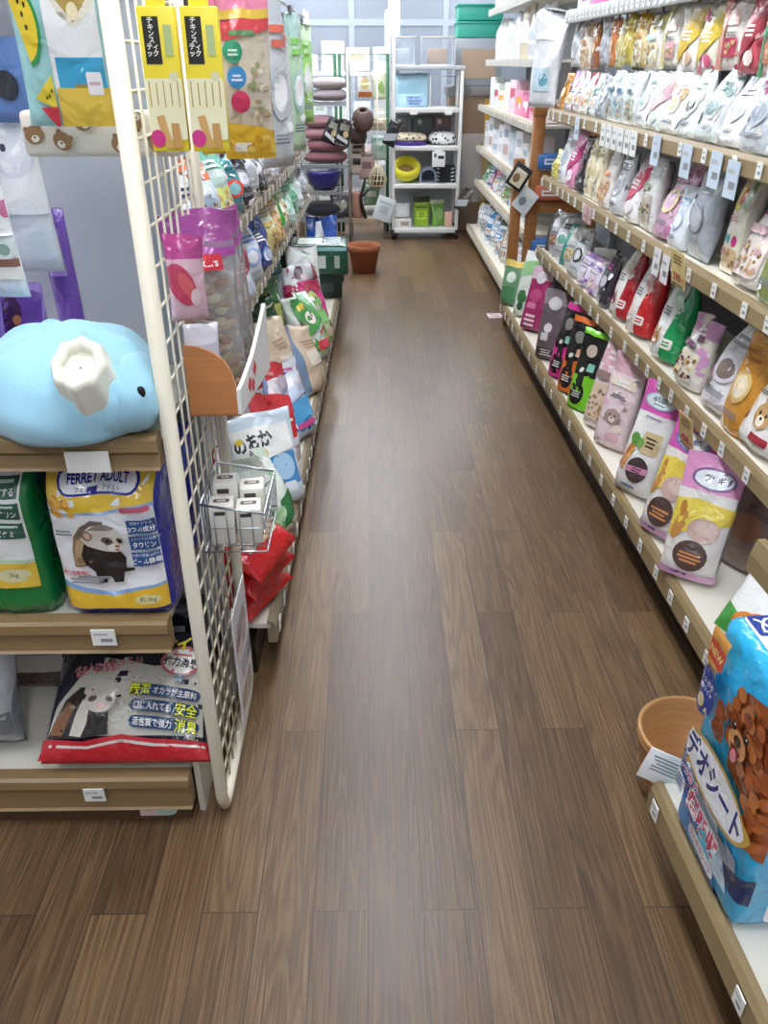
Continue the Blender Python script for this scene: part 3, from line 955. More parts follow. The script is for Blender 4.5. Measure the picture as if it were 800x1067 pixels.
put(bag_mb(.13, .16, .03, '#e9e6ee', [(.86, '#d8d2e6')], it, 'pouch', K=8, NV=10, seed=37), 'snack_bag', 'white bag with violet edge leaning over the violet bags', 'snack bag', -.70, 1.19, .92, -10, 6)
# hanging packs at the frame edge: white pack with pictures of soft toys
it = [('p', rect(0, .26, .15, .03), '#dfe3ec'), ('p', rrect(0, .165, .13, .14, .012), '#fbfbfb'), ('p', ell(-.01, .19, .04, .04), '#e6e8ee'), ('p', ell(.045, .19, .012, .03, 14, .3), '#cfd4e0'),
      ('p', ell(-.022, .195, .005, .006), '#3f4150'), ('p', ell(.006, .193, .005, .006), '#3f4150'), ('p', ell(-.006, .183, .004, .003), '#3f4150'),
      ('p', ell(.02, .133, .016, .014), '#6ec3e2'), ('p', ell(.05, .133, .014, .014), '#d077a0'), ('p', rect(.01, .045, .12, .03), '#e9e4dc'),
      ('p', ell(0, .08, .012, .015), '#c89a72'), ('p', ell(.03, .075, .016, .016), '#dfe9e2'), ('p', ell(.03, .075, .009, .009), '#8ea69a'), ('p', rect(.03, .055, .06, .012), '#8a5a4c'), ('p', rect(-.03, .03, .05, .016), '#d8486a')]
it = [('p', [(p_[0] + .034, p_[1]) for p_ in q_[1]], q_[2]) for q_ in it]
put(bag_mb(.16, .285, .03, '#eceef2', [], it, 'flat', K=10, NV=12, seed=41, wr=.6), 'toy_pack', 'hanging white pack printed with round toys above the violet bags', 'toy pack', -.612, 1.27, 1.06, -6, -3)
put(bag_mb(.13, .26, .03, '#dfe2e8', [], it[:5], 'flat', K=8, NV=10, seed=42), 'toy_pack', 'hanging white pack behind the pack printed with round toys', 'toy pack', -.585, 1.4, 1.07, -6, -3)
put(bag_mb(.05, .22, .03, '#7e57b8', [], [('p', rect(0, .15, .03, .08), '#9c78d0')], 'flat', K=8, NV=10, seed=43), 'snack_bag', 'narrow violet bag hanging against the grey back panel', 'snack bag', -.556, 1.47, .94, 0, -3)
# watermelon cooling mat pack
it = [('p', rect(.022, .085, .105, .125), '#f4f4f2'), ('p', rect(.026, .062, .095, .034), '#3fa7d0'), ('p', [(-.03, .16), (.09, .16), (.06, .125), (.028, .11), (.0, .125)], '#efe9d6'), ('p', [(-.012, .15), (.07, .15), (.028, .116)], '#b99a52'), ('p', ell(.03, .128, .012, .01), '#f0e2b8'),
      ('p', [(-.028, .045), (.078, .045), (.083, .0), (-.032, .0)], '#f2cf55'), ('p', rect(.025, .047, .03, .004), '#a9903c'), ('p', rrect(.05, .05, .03, .026, .003), '#f5f3f0'), ('p', rect(.05, .05, .022, .004), '#c9b0b8')]
it += [('p', [rot2((math.cos(t) * .05, math.sin(t) * .045), -1.25, -.085, .115) for t in [PI * k / 14 for k in range(15)]], '#2f9a55'), ('p', [rot2((math.cos(t) * .044, math.sin(t) * .039), -1.25, -.085, .115) for t in [PI * k / 14 for k in range(15)]], '#f5d636')]
it += [('p', ell(-.07 + a, .115 + b, .003, .0035, 8), '#4a4030') for a, b in ((0, .01), (.008, .02), (-.003, .024), (.004, -.004))]
it += [('p', [(-.075, .033), (-.034, .06), (-.034, .02)], '#f0d53a'), ('p', [(-.068, .022), (-.032, .024), (-.036, -.005), (-.05, .006)], '#dd4450')]
it += [('p', ell(-.045 + a, .036 + b, .002, .0025, 8), '#4a4030') for a, b in ((0, 0), (.006, .006), (-.006, -.002))]
put(bag_mb(.134, .2, .028, '#aee3e2', [], [zsc(q_, 1.0, .67) for q_ in it], 'flat', K=14, NV=14, seed=45, wr=.5), 'cooling_mat_pack', 'hanging pale green pack of a cooling mat printed with yellow watermelons', 'mat pack', -.382, 1.172, 1.307, 0, -2)
put(MB().tube([(0, .0, 0), (0, -.21, 0), (0, -.215, .012)], .003, CHROME, 6).tube([(.05, 0, 0), (.05, -.3, 0)], .003, CHROME, 6), 'display_hook', 'chrome hooks on the back panel holding the cooling mat packs', 'hook', -.43, 1.504, 1.5)
# rolled cloth with bear heads
m_ = MB().box(-.115, -.012, 0, .115, .012, .062, mat('#efe6d8', 'fabric'), .008)
it = []
for (x, z, a) in ((-.095, .03, .2), (-.055, .022, -.5), (-.02, .048, .6), (.03, .018, -.2), (.055, .05, 2.6), (-.075, .06, 2.8), (.085, .02, .3), (.105, .048, 1)):
    for k in (-1, 1): it.append(('p', [rot2((p[0], p[1]), a, x, z) for p in ell(k * .009, .009, .004, .004, 8)], '#8f6b48'))
    it += [('p', ell(x, z, .014, .0125, 14, a), '#9c7752'), ('p', [rot2(p, a, x, z) for p in ell(0, -.005, .006, .005, 10)], '#f2e8da'), ('p', [rot2(p, a, x, z) for p in ell(0, -.003, .0018, .0014, 8)], '#2a211c')]
decals(m_, it, lambda x, z, o: (x, -.012 - o, z), [-.113, .113], [.002, .06], kind='matte')
put(m_, 'bear_print_cloth', 'folded cream cloth printed with brown bear heads hanging above the bed', 'pet cloth', -.395, 1.3, 1.258, 0, 0)
# items at the outer frame edge up high
put(bag_mb(.09, .16, .03, '#5f7fb8', [(.7, '#7d8088')], [('p', ell(0, .05, .02, .02), '#22242c')], 'flat', K=8, NV=10, seed=47), 'toy_pack', 'small blue and grey pack hanging beyond the watermelon pack', 'toy pack', -.54, 1.36, 1.3, 0, 0)

# ================================================================== MESH PANEL GOODS
# bar with hanging boxes
put(MB().tube([(0, 0, 0), (.145, 0, 0)], .004, CHROME, 6).tube([(0, 0, 0), (0, .02, -.0)], .004, CHROME, 6), 'display_hook', 'chrome bar on the mesh panel holding the yellow snack boxes', 'hook', -.318, 1.185, 1.452)
for k, (x, lab) in enumerate(((-.268, 'yellow stick snack box hanging beside the white panel pole'), (-.2145, 'yellow stick snack box hanging between its twin and the round dot pack'))):
    it = [('p', rect(-.008, .128, .02, .052), '#2b2a26'), ('p', rect(.012, .128, .01, .034), '#b9c98a'), ('p', rrect(0, .05, .048, .072, .004), '#f4efc8'), ('p', ell(.014, .088, .006, .006), '#e3ddb4'),
          ('p', [(-.014, .042), (-.004, .044), (.004, .004), (-.006, .004)], '#d6a766'), ('p', [(.004, .034), (.014, .034), (.016, .004), (.004, .004)], '#c9985a'), ('p', ell(-.015, .016, .0095, .0105), '#d43a86')]
    it += [('t', c, -.008, .15 - .0072 * i, .0078, '#f6f4ea', 0, .03) for i, c in enumerate(('チ', 'キ', 'ン', 'ス', 'ティ', 'ック'))]
    it += [('p', rect(-.018 + .009 * i, .068, .0015, .03 - .004 * (i % 2)), '#b9a25a') for i in range(5)]
    m_ = carton_mb(.047, .165, .02, '#f2dc3c', it, bev=.0015)
    m_.box(-.012, -.002, .165, .012, .002, .18, mat('#f2dc3c', 'paint'))
    put(m_, 'snack_box', lab, 'snack box', x, 1.182, 1.276, 4, 0, group='yellow snack boxes')
# dotted pack and its neighbour
for k, (x, y, sc, lab) in enumerate(((-.196, 1.42, .92, 'clear snack pack with green, blue and red discs hanging on the panel'), (-.25, 1.5, .9, 'second disc printed snack pack hanging in shade behind the yellow boxes'))):
    it = [('p', rect(.012, .1, .05, .13), '#d9cdbb'), ('p', rect(0, .225, .08, .05), '#e98aa8'), ('p', [(-.04, .19), (.04, .2), (.04, .18), (-.04, .165)], '#d8484f'), ('p', rect(0, .2, .08, .012), '#e6c04a'), ('p', rect(-.005, .176, .04, .007), '#5c8a5c')]
    it += [('p', ell(-.021, .152, .0155, .0155), '#36a17c'), ('p', ell(-.017, .118, .0155, .0155), '#3c8fd0'), ('p', ell(-.013, .084, .0155, .0155), '#d8406a')] + bars(-.021, .154, .02, 2, '#d8efe4', .003) + bars(-.017, .12, .02, 2, '#d5e6f6', .003)
    it += kibble(.016, .1, .03, .1, 26, ['#c9b79a', '#b09a78', '#e2d6c0', '#9aa070'], 60 + k, .005)
    it += [('p', [(-.045, .0), (.045, .0), (.045, .04), (.01, .05), (-.045, .055)], '#e4b534'), ('p', rrect(-.012, .018, .03, .014, .005), '#efe9da')] + kibble(.015, .024, .05, .03, 6, ['#d09a2a', '#f0cc60'], 64, .006)
    put(bag_mb(.088 * sc, .265 * sc, .03, '#dccdb8', [(.78, '#e45a86')], it, 'pillow', K=12, NV=16, seed=50 + k), 'snack_pack', lab, 'snack pack', x, y, 1.245, 14, -6, group='disc printed snack packs')
# silver toy packs and green strips further on
for k, (x, y, z, w, h, c, t, a, lab) in enumerate((
        (-.19, 1.78, 1.2, .09, .3, '#d3d8da', '#e4705c', '#c9cfd4', 'silver pack with red star hanging behind the disc printed pack'),
        (-.235, 2.1, 1.22, .08, .27, '#dfe4da', '#9cc27a', '#e9e2d8', 'silver and green pack hanging beyond the red star pack'),
        (-.2, 2.35, 1.18, .07, .32, '#c8e6c4', '#8fd06a', '#bfe0d8', 'long pale green strip pack hanging on the litter side'),
        (-.25, 2.7, 1.2, .09, .28, '#e8ecee', '#cfe3da', '#d9dfe4', 'white pack hanging beyond the long green strip'),
        (-.22, 3.0, 1.2, .08, .29, '#a7e07f', '#c9eeb0', '#d8f0cc', 'lime strip pack hanging low beyond the white pack'))):
    bnd, it = design('plain', w, h, (c, t, a, '#ffffff'), 70 + k)
    m_ = bag_mb(w, h, .03, c, [(.85, a)], it, 'pillow', K=10, NV=12, seed=70 + k, wr=1.6)
    m_.box(-.004, -.004, h - .004, .004, .004, h + .012, CHROME)
    put(m_, 'toy_pack', lab, 'toy pack', x, y, 1.492 - h, 50, 0)

put(MB().tube([(-.103, 0, 0), (0, .02, 0), (0, 1.5, 0)], .004, CHROME, 6), 'display_hook', 'chrome rail from the mesh panel holding silver and lime toy packs', 'hook', -.215, 1.555, 1.508)
# brown tray holder with white front
tr = empty('snack_holder', 'holder tray with brown rounded side and white front hung on mesh panel', 'holder', (-.318, 1.3, .845))
b = MB()
b.prism([(0, 0), (.082, 0), (.083, .05), (.078, .075), (.066, .096), (.048, .111), (.025, .12), (0, .123)], 0, .006, mat('#c88452', 'wood'))
b.build('side_panel', tr)
b2 = MB(); b2.prism([(0, 0), (.082, 0), (.083, .05), (.066, .096), (.025, .12), (0, .123)], .25, .256, mat('#c9a06a', 'wood')); b2.build('side_panel', tr)
b = MB()
b.prism([(.006, 0), (.006, .045), (.05, .052), (.12, .07), (.2, .105), (.25, .13), (.25, 0)], .083, .09, mat('#f1f0ee', 'paint'), 'x')
b.prism(rect(.075, .03, .02, .02, .78), .0895, .091, mat('#cf3c4a', 'paint'), 'x').prism(rect(.12, .045, .02, .02, .78), .0895, .091, mat('#cf3c4a', 'paint'), 'x').prism(rect(.1, .02, .018, .018, .78), .0895, .091, mat('#cf3c4a', 'paint'), 'x')
b.build('front_board', tr, rot=(0, 0, R_(-5)))
MB().box(0, 0, -.003, .088, .256, 0, mat('#a4683e', 'paint')).build('bottom_board', tr)
# snack bags inside the holder
KERS = [('p', rect(0, .255, .14, .014), '#b04aa4'), ('p', rect(.006, .238, .05, .026, .05), '#cf2f3c'), ('t', 'kers', .008, .238, .018, '#f6eaea', .05, .02)]
for k, (y, x, lab) in enumerate(((1.385, -.285, 'clear snack bag with magenta header and red tag in brown holder'), (1.445, -.282, 'clear snack bag behind the red tag bag in the holder'), (1.505, -.28, 'clear snack bag deepest in the brown holder'))):
    it = (KERS if k == 0 else [('p', rect(0, .255, .14, .014), '#b25aa8')]) + [('p', ell(-.01 + .03 * (i % 2), .05 + .022 * i, .02, .014, 12, i), c) for i, c in enumerate(('#b4753e', '#d9b98a', '#c78d4c', '#dcd07c', '#b9855a', '#e2d8a0', '#caa06c', '#dcd38a'))] + [('p', [(-.03, .06), (-.022, .22), (-.016, .22), (-.024, .06)], '#f3ece6'), ('p', [(.005, .1), (.016, .23), (.02, .23), (.01, .1)], '#efe7de')]
    o_ = put(bag_mb(.125, .31, .045, mat('#f2efee', 'clear'), [(.9, '#a94f9c')], it[:3] if k == 0 else it[:1], 'pillow', K=12, NV=16, seed=80 + k, wr=1.2, lift=.003), 'snack_bag', lab, 'snack bag', x, y, .846, 26, 4 + 3 * k)
    r_ = random.Random(k)
    fb = MB()
    for n_ in range(60):
        z_ = .02 + .19 * (n_ / 60)
        fb.ball((r_.uniform(-.04, .04), r_.uniform(-.009, .009), z_), r_.uniform(.008, .013), mat(r_.choice(['#c4854a', '#d9b98a', '#ddd184', '#a8683a', '#e6dcae', '#c9a06c']), 'matte'), (1.3, .7, .8), 8)
    f_ = fb.build('snack_filling', o_)
    f_['kind'] = 'stuff'
it = [('p', ell(-.01, .06, .02, .035, 16, .4), '#d0486a'), ('p', ell(0, .055, .01, .028, 14, .5), '#e86a70'), ('p', ell(.01, .04, .008, .014), '#f4d8dc')]
put(bag_mb(.06, .13, .03, '#ecc4d2', [(.78, '#c24a94')], it, 'pillow', K=10, NV=12, seed=86, wr=1.4), 'snack_bag', 'pink bag with red chew hung on the mesh by the panel pole', 'snack bag', -.291, 1.27, 1.02, 20, -2)
put(bag_mb(.06, .15, .02, '#e6e2ea', [], [('p', rect(0, .1, .06, .03), '#d3cedd')], 'pillow', K=8, NV=8, seed=87), 'snack_bag', 'plain white bag tucked under the pink bag above the holder', 'snack bag', -.29, 1.325, .849, 30, 0)

# wire basket with little white boxes
bk = empty('wire_basket', 'chrome wire basket hung on mesh panel holding little white boxes', 'basket', (-.314, 1.262, .585))
b = MB()
Wb, Lb, Hb = .115, .175, .1
b.tube([(0, 0, Hb), (Wb, 0, Hb * .8), (Wb, Lb, Hb * .8), (0, Lb, Hb), (0, 0, Hb)], .0025, CHROME, 6)
b.tube([(0, 0, 0), (Wb, 0, 0), (Wb, Lb, 0), (0, Lb, 0), (0, 0, 0)], .0022, CHROME, 6)
b.build('rim', bk)
b = MB()
for i in range(9):
    y = Lb * i / 8
    b.tube([(0, y, Hb), (0, y, 0), (Wb, y, 0), (Wb, y, Hb * .8)], .0013, CHROME, 5)
for i in range(1, 5):
    x = Wb * i / 5
    b.tube([(x, 0, Hb * .9), (x, 0, 0), (x, Lb, 0), (x, Lb, Hb * .9)], .0013, CHROME, 5)
b.tube([(0, 0, Hb / 2), (Wb, 0, Hb / 2), (Wb, Lb, Hb / 2), (0, Lb, Hb / 2)], .0013, CHROME, 5)
b.build('basket_wires', bk)
for k, (x, y, h, lab) in enumerate(((-.284, 1.305, .08, 'white box at the pole end of the wire basket'), (-.234, 1.306, .075, 'white box at the aisle corner of the wire basket'), (-.284, 1.362, .1, 'white box behind the pole end one in the wire basket'), (-.234, 1.364, .088, 'white box behind the aisle corner one in the wire basket'))):
    it = [('p', rect(-.004, h * .84, .022, h * .1), '#4b4642'), ('p', rect(.0, h * .5, .026, h * .3), '#efece0')]
    tp = [('p', rrect(0, .026, .03, .014, .004), '#5a544e'), ('p', rect(0, .026, .016, .006), '#cfc8bc')]
    put(carton_mb(.046, h, .048, '#ece9de', it, tp), 'small_box', lab, 'box', x, y, .5885, 6, 0, group='white boxes in the wire basket')

# flyer sleeve hung low on the panel
it = [('p', rect(-.02, .2, .1, .06), '#eed0d8'), ('p', rect(.02, .12, .12, .05), '#d3dcea'), ('p', rect(-.01, .05, .12, .05), '#ead9c8'), ('p', ell(.04, .21, .02, .03), '#d8a6b4')] + bars(0, .25, .12, 3, '#b9b4c4', .005)
m_ = MB().box(-.085, -.0015, 0, .085, .0015, .3, mat('#eceaf0', 'paint'))
decals(m_, it, lambda x, z, o: (x, -.0015 - o, z), [-.085, .085], [0, .3], off0=.0004)
put(m_, 'flyer_sleeve', 'pale pink and white flyer hung low on the mesh panel', 'flyer', -.300, 1.43, .065, 90, 0, roll=0)

# ================================================================== FOOD GONDOLA GOODS
# wooden stepped stand between the two gondolas
ws = empty('wooden_stand', 'brown wooden stepped stand frame between the two food gondolas', 'wooden stand', (.785, 4.75, 0))
OAK = mat('#a8703f', 'wood')
MB().box(.09, -.03, 0, .15, .03, 1.13, OAK, .004).build('post', ws)
MB().box(.0, -.03, 0, .055, .03, .92, OAK, .004).build('post', ws)
MB().box(.42, -.03, 0, .48, .03, 1.13, OAK, .004).build('post', ws)
MB().box(.085, -.032, 1.13, .5, .032, 1.185, OAK, .004).build('top_beam', ws)
MB().box(.15, -.02, .64, .42, .02, .7, OAK, .003).build('cross_beam', ws)
MB().box(.15, -.02, .82, .42, .02, .86, OAK, .003).build('cross_beam', ws)
MB().box(.055, -.02, .28, .42, .02, .33, OAK, .003).build('cross_beam', ws)
# black framed cards hung on the stand
for k, (x, y, z, a, lab) in enumerate(((.775, 4.68, .78, 30, 'black framed photo card hung on the short post of the wooden stand'), (.815, 4.69, .66, 35, 'pale card hung under the black framed card on the wooden stand'))):
    c = '#1d1d20' if k == 0 else '#dfe3e6'
    it = [('p', rect(0, .06, .07, .09), '#d8cdb4' if k == 0 else '#c9d6dc'), ('p', ell(-.01, .055, .02, .025), '#8a6a4a' if k == 0 else '#7d8890'), ('p', rect(.0, .1, .05, .012), '#e7e2d4')]
    m_ = carton_mb(.1, .13, .006, c, it, bev=.001)
    m_.box(-.006, 0, .1, .006, .06, .106, CHROME)
    put(m_, 'hanging_card', lab, 'card', x, y, z, -25, 0, roll=a)
for k, (x, z, c, lab) in enumerate(((1.0, .335, '#5fa6c8', 'light blue tub stacked lowest inside the wooden stand'), (1.0, .42, '#3f76b8', 'mid blue tub stacked second inside the wooden stand'), (1.0, .71, '#c46a4a', 'terracotta coloured tub on the beam of the wooden stand'), (1.0, .87, '#3b6fae', 'dark blue box on the upper beam of the wooden stand'))):
    b = MB().box(-.09, -.06, 0, .09, .06, .075, mat(c, 'paint'), .01)
    decals(b, [('p', rect(0, .04, .12, .03), '#dfe9ef'), ('p', rect(-.02, .04, .06, .01), c)], lambda x_, z_, o: (x_, -.06 - o, z_), [-.09, .09], [0, .075])
    put(b, 'storage_tub', lab, 'tub', x, 4.75, z if z > .5 else z, 0, 0)

PASTEL = ['#f1efe9', '#e9e4dc', '#f4f2f0', '#dfe4e8', '#efe3e6']


def shelf_row(items, z, back, place, group):
    """items: (y, w, h, d, shape, print, (base, top, accent, accent2), words, yaw, lean)"""
    for i, (y, w, h, d, st, ds, pal, words_, yaw, lean) in enumerate(items):
        w *= 1.14
        bnd, it = design(ds, w, h, pal, int(y * 100))
        m_ = bag_mb(w, h, d, pal[0], bnd, it, st, K=10, NV=12, seed=int(y * 977) % 9999, wr=1.3, side=pal[0])
        x, yy = rp(y, back + d / 2)
        put(m_, 'food_bag', words_ + ' ' + place, 'pet food bag', x, yy, z + d * .35 * math.sin(R_(abs(lean))), yaw - 90 + .9, lean, group)


# second shelf (row above the bottom one)
shelf_row([
    (4.12, .13, .2, .07, 'pillow', 'strip', ('#cfd3d8', '#3a3d44', '#e8e6e6', '#a67a80'), 'silver bag with dark side stripe, first from wooden stand', 20, 16),
    (3.95, .14, .2, .07, 'pillow', 'plain', ('#d7dbe0', '#2f3d3a', '#f4f4f4', '#7fb8a6'), 'silver bag with white label, second from wooden stand', 20, 18),
    (3.78, .14, .19, .07, 'pillow', 'strip', ('#e2e4e2', '#3c9a90', '#e9f0ea', '#e4d7b0'), 'silver and teal striped bag, third from wooden stand', 22, 20),
    (3.62, .13, .2, .06, 'pouch', 'plain', ('#d9dcdf', '#7a7f88', '#2f3236', '#e8e8ea'), 'grey bag with black oval', 14, 14),
    (3.46, .12, .14, .06, 'pouch', 'pet', ('#e6def0', '#b58bd0', '#9a6fc0', '#f4eef6'), 'short lilac bag with animal face', 8, 10),
    (3.31, .12, .15, .06, 'pouch', 'pet', ('#efe8f3', '#c99fd8', '#8b6ab6', '#e6c9d8'), 'short white and lilac bag', 4, 10),
    (3.15, .12, .2, .06, 'pouch', 'plain', ('#3a3540', '#b04a90', '#55505a', '#d7cfd9'), 'dark bag with magenta print', 0, 8),
], RT[0] - .006, .118, 'on second food shelf', 'bags on the second food shelf')
arch_rows = [
    (2.95, .14, .25, .09, 'arch', ('#f3f0ea', '#b8222f', '#e7d9c8', '#8a1d2a'), 'white arched bag with dark red side'),
    (2.74, .15, .25, .09, 'arch', ('#f2eeea', '#d22b30', '#e8b8b4', '#f2dcd2'), 'white arched bag with bright red sweep'),
    (2.47, .16, .26, .1, 'arch', ('#eef0ec', '#17a05a', '#bfe0cc', '#c98a4a'), 'white arched bag with green sweep'),
]
for i, (y, w, h, d, st, (b_, t_, a1, a2), words_) in enumerate(arch_rows):
    it = [('p', [(w * .08, h * .0), (w * .5, h * .0), (w * .5, h * .95), (w * .2, h * .95), (w * .34, h * .6), (w * .1, h * .35)], t_),
          ('p', [(-w * .1, h * .9), (w * .3, h * .62), (w * .18, h * .55), (-w * .2, h * .78)], a1)] + bars(-w * .16, h * .6, w * .3, 3, '#8b8d92', h * .02)
    it += pet_face(-w * .2, h * .22, w * .13, '#c08a52' if i == 2 else a2, ear='long') + [('p', rrect(w * .22, h * .2, w * .3, h * .12, .006), '#f3efe8')] + bars(w * .22, h * .22, w * .22, 2, t_, h * .02)
    put(bag_mb(w, h, d, b_, [], it, st, K=12, NV=14, seed=90 + i, wr=1.2, side=t_), 'food_bag', words_ + ' on second food shelf', 'pet food bag', *rp(y, .118 + d / 2), RT[0] + .004, -74, 10, 'bags on the second food shelf')
shelf_row([
    (2.24, .13, .2, .07, 'pouch', 'window', ('#ece6da', '#d9a0cc', '#e6ddc8', '#6a3f5a'), 'cream window bag with lilac header', 4, 10),
    (2.03, .16, .25, .09, 'arch', 'plain', ('#e9e9ec', '#8c8f96', '#d3cfd8', '#7a6a62'), 'silver white arched bag with round picture', 6, 16),
    (1.9, .12, .27, .08, 'pouch', 'plain', ('#d99a3a', '#b8742a', '#e7c27a', '#f4e6c8'), 'orange bag leaning behind the silver white arched bag', 6, 6),
    (1.78, .16, .24, .09, 'arch', 'pet', ('#f2f0ec', '#a8343f', '#7fae80', '#c9a06a'), 'white arched bag with dark red tip', 4, 16),
    (1.59, .15, .23, .09, 'arch', 'window', ('#f0eef0', '#e6e2e6', '#e9dfd8', '#b59a7a'), 'white arched bag with kibble window', 2, 14),
    (1.45, .12, .22, .08, 'arch', 'plain', ('#f2e9ec', '#d8687c', '#e6c0c8', '#6a4a80'), 'white arched bag with pink band', 2, 12),
], RT[0] - .006, .118, 'on second food shelf', 'bags on the second food shelf')

# third shelf
shelf_row([
    (4.16, .11, .13, .06, 'pouch', 'plain', ('#d9cf5a', '#8a8a3a', '#efe9a0', '#b8b040'), 'short yellow green bag, first from wooden stand', 4, 8),
    (4.03, .12, .24, .07, 'pouch', 'plain', ('#e9edf0', '#aab3ba', '#d5dde2', '#9fb0ba'), 'tall white bag, second from wooden stand', 4, 8),
    (3.86, .12, .23, .07, 'pouch', 'diag', ('#e99ac0', '#c8357f', '#e87fb0', '#f7e6ee'), 'pink and magenta bag, third from wooden stand', 4, 8),
    (3.70, .1, .22, .06, 'pouch', 'plain', ('#2f2f34', '#c84a86', '#4a4a50', '#8a3a60'), 'black bag with pink print', 2, 8),
    (3.57, .09, .24, .05, 'pillow', 'plain', ('#efe6c4', '#d6c890', '#f6f0d8', '#e3d6a4'), 'narrow cream bag', 2, 8),
    (3.44, .09, .24, .05, 'pillow', 'plain', ('#f0e8ca', '#cdbf88', '#f7f2dd', '#e0d3a2'), 'second narrow cream bag after the first', 2, 8),
    (3.30, .12, .2, .06, 'pouch', 'window', ('#eee8e2', '#e9e6e4', '#e8c8a8', '#d98a50'), 'white bag with orange picture', 0, 8),
    (3.14, .13, .21, .07, 'pouch', 'plain', ('#cdd1d6', '#4a4d54', '#e6e6ea', '#8a8f98'), 'silver bag with grey disc', 0, 8),
    (2.97, .13, .22, .07, 'pouch', 'diag', ('#f4f1f1', '#d9345a', '#f0c0cc', '#e8e0e0'), 'white bag with crimson sweep', -2, 10),
    (2.81, .13, .22, .06, 'pillow', 'window', ('#e2e2de', '#d6d9da', '#d9d4ca', '#8a9a7a'), 'clear silver bag of mixed snacks', -2, 10),
    (2.64, .13, .24, .06, 'pouch', 'plain', ('#cf9fba', '#b06a90', '#e9d59a', '#dcb8cc'), 'mauve bag with yellow foot', 4, 20),
    (2.50, .1, .17, .06, 'pouch', 'plain', ('#e6ecf2', '#8ab4d8', '#c8def0', '#f6f8fa'), 'small white and pale blue bag', 2, 10),
    (2.35, .13, .25, .07, 'pillow', 'plain', ('#a9b1ba', '#9aa2ac', '#b4bcc6', '#c6ccd4'), 'tall plain silver grey bag', 2, 6),
], RT[1] - .006, .118, 'on third food shelf', 'bags on the third food shelf')
it = [('p', rect(0, .13, .1, .26), '#e9e6cf'), ('p', [(-.045, .15), (-.02, .24), (.0, .16)], '#e3d24a'), ('p', [(.005, .24), (.04, .23), (.03, .16), (.01, .17)], '#7fb04a'), ('p', ell(-.01, .19, .012, .02), '#d8693a'), ('p', rect(0, .115, .08, .03), '#f1ece0')]
it += [('p', ell(-.032, .085, .009, .012), '#3f8fc0'), ('p', ell(-.012, .085, .009, .012), '#3faf9a'), ('p', ell(.02, .083, .013, .014), '#d83f8c')] + [('p', rrect(0, .038, .085, .05, .012), '#cdb48a')] + kibble(0, .038, .075, .04, 26, ['#b98d5c', '#e0cda2', '#d9848a', '#9a7a50'], 5, .006) + bars(-.005, .14, .06, 2, '#d99aa0', .004)
put(bag_mb(.11, .27, .05, '#e6e2cf', [], it, 'pillow', K=12, NV=14, seed=140), 'food_bag', 'tall vegetable snack bag with coloured dots on third food shelf', 'pet food bag', *rp(2.17, .17), RT[1] - .004, -88, 8, 'bags on the third food shelf')
shelf_row([
    (2.0, .15, .22, .08, 'arch', 'window', ('#efeae6', '#d8479c', '#e9dcd2', '#c79aa0'), 'white window bag with magenta tip', 2, 14),
    (1.86, .12, .27, .07, 'pouch', 'plain', ('#8a9a4a', '#5a6a34', '#b0b878', '#e6e0a8'), 'tall green bag behind the magenta tipped one', 2, 4),
    (1.76, .14, .2, .07, 'arch', 'window', ('#e7dfca', '#d8c89a', '#d6c6a0', '#b08a50'), 'beige window bag', 0, 10),
    (1.6, .13, .22, .07, 'arch', 'plain', ('#efe8e0', '#c89a9a', '#e0ccb8', '#b98a60'), 'cream bag beside the beige window bag', 0, 10),
], RT[1] - .006, .118, 'on third food shelf', 'bags on the third food shelf')

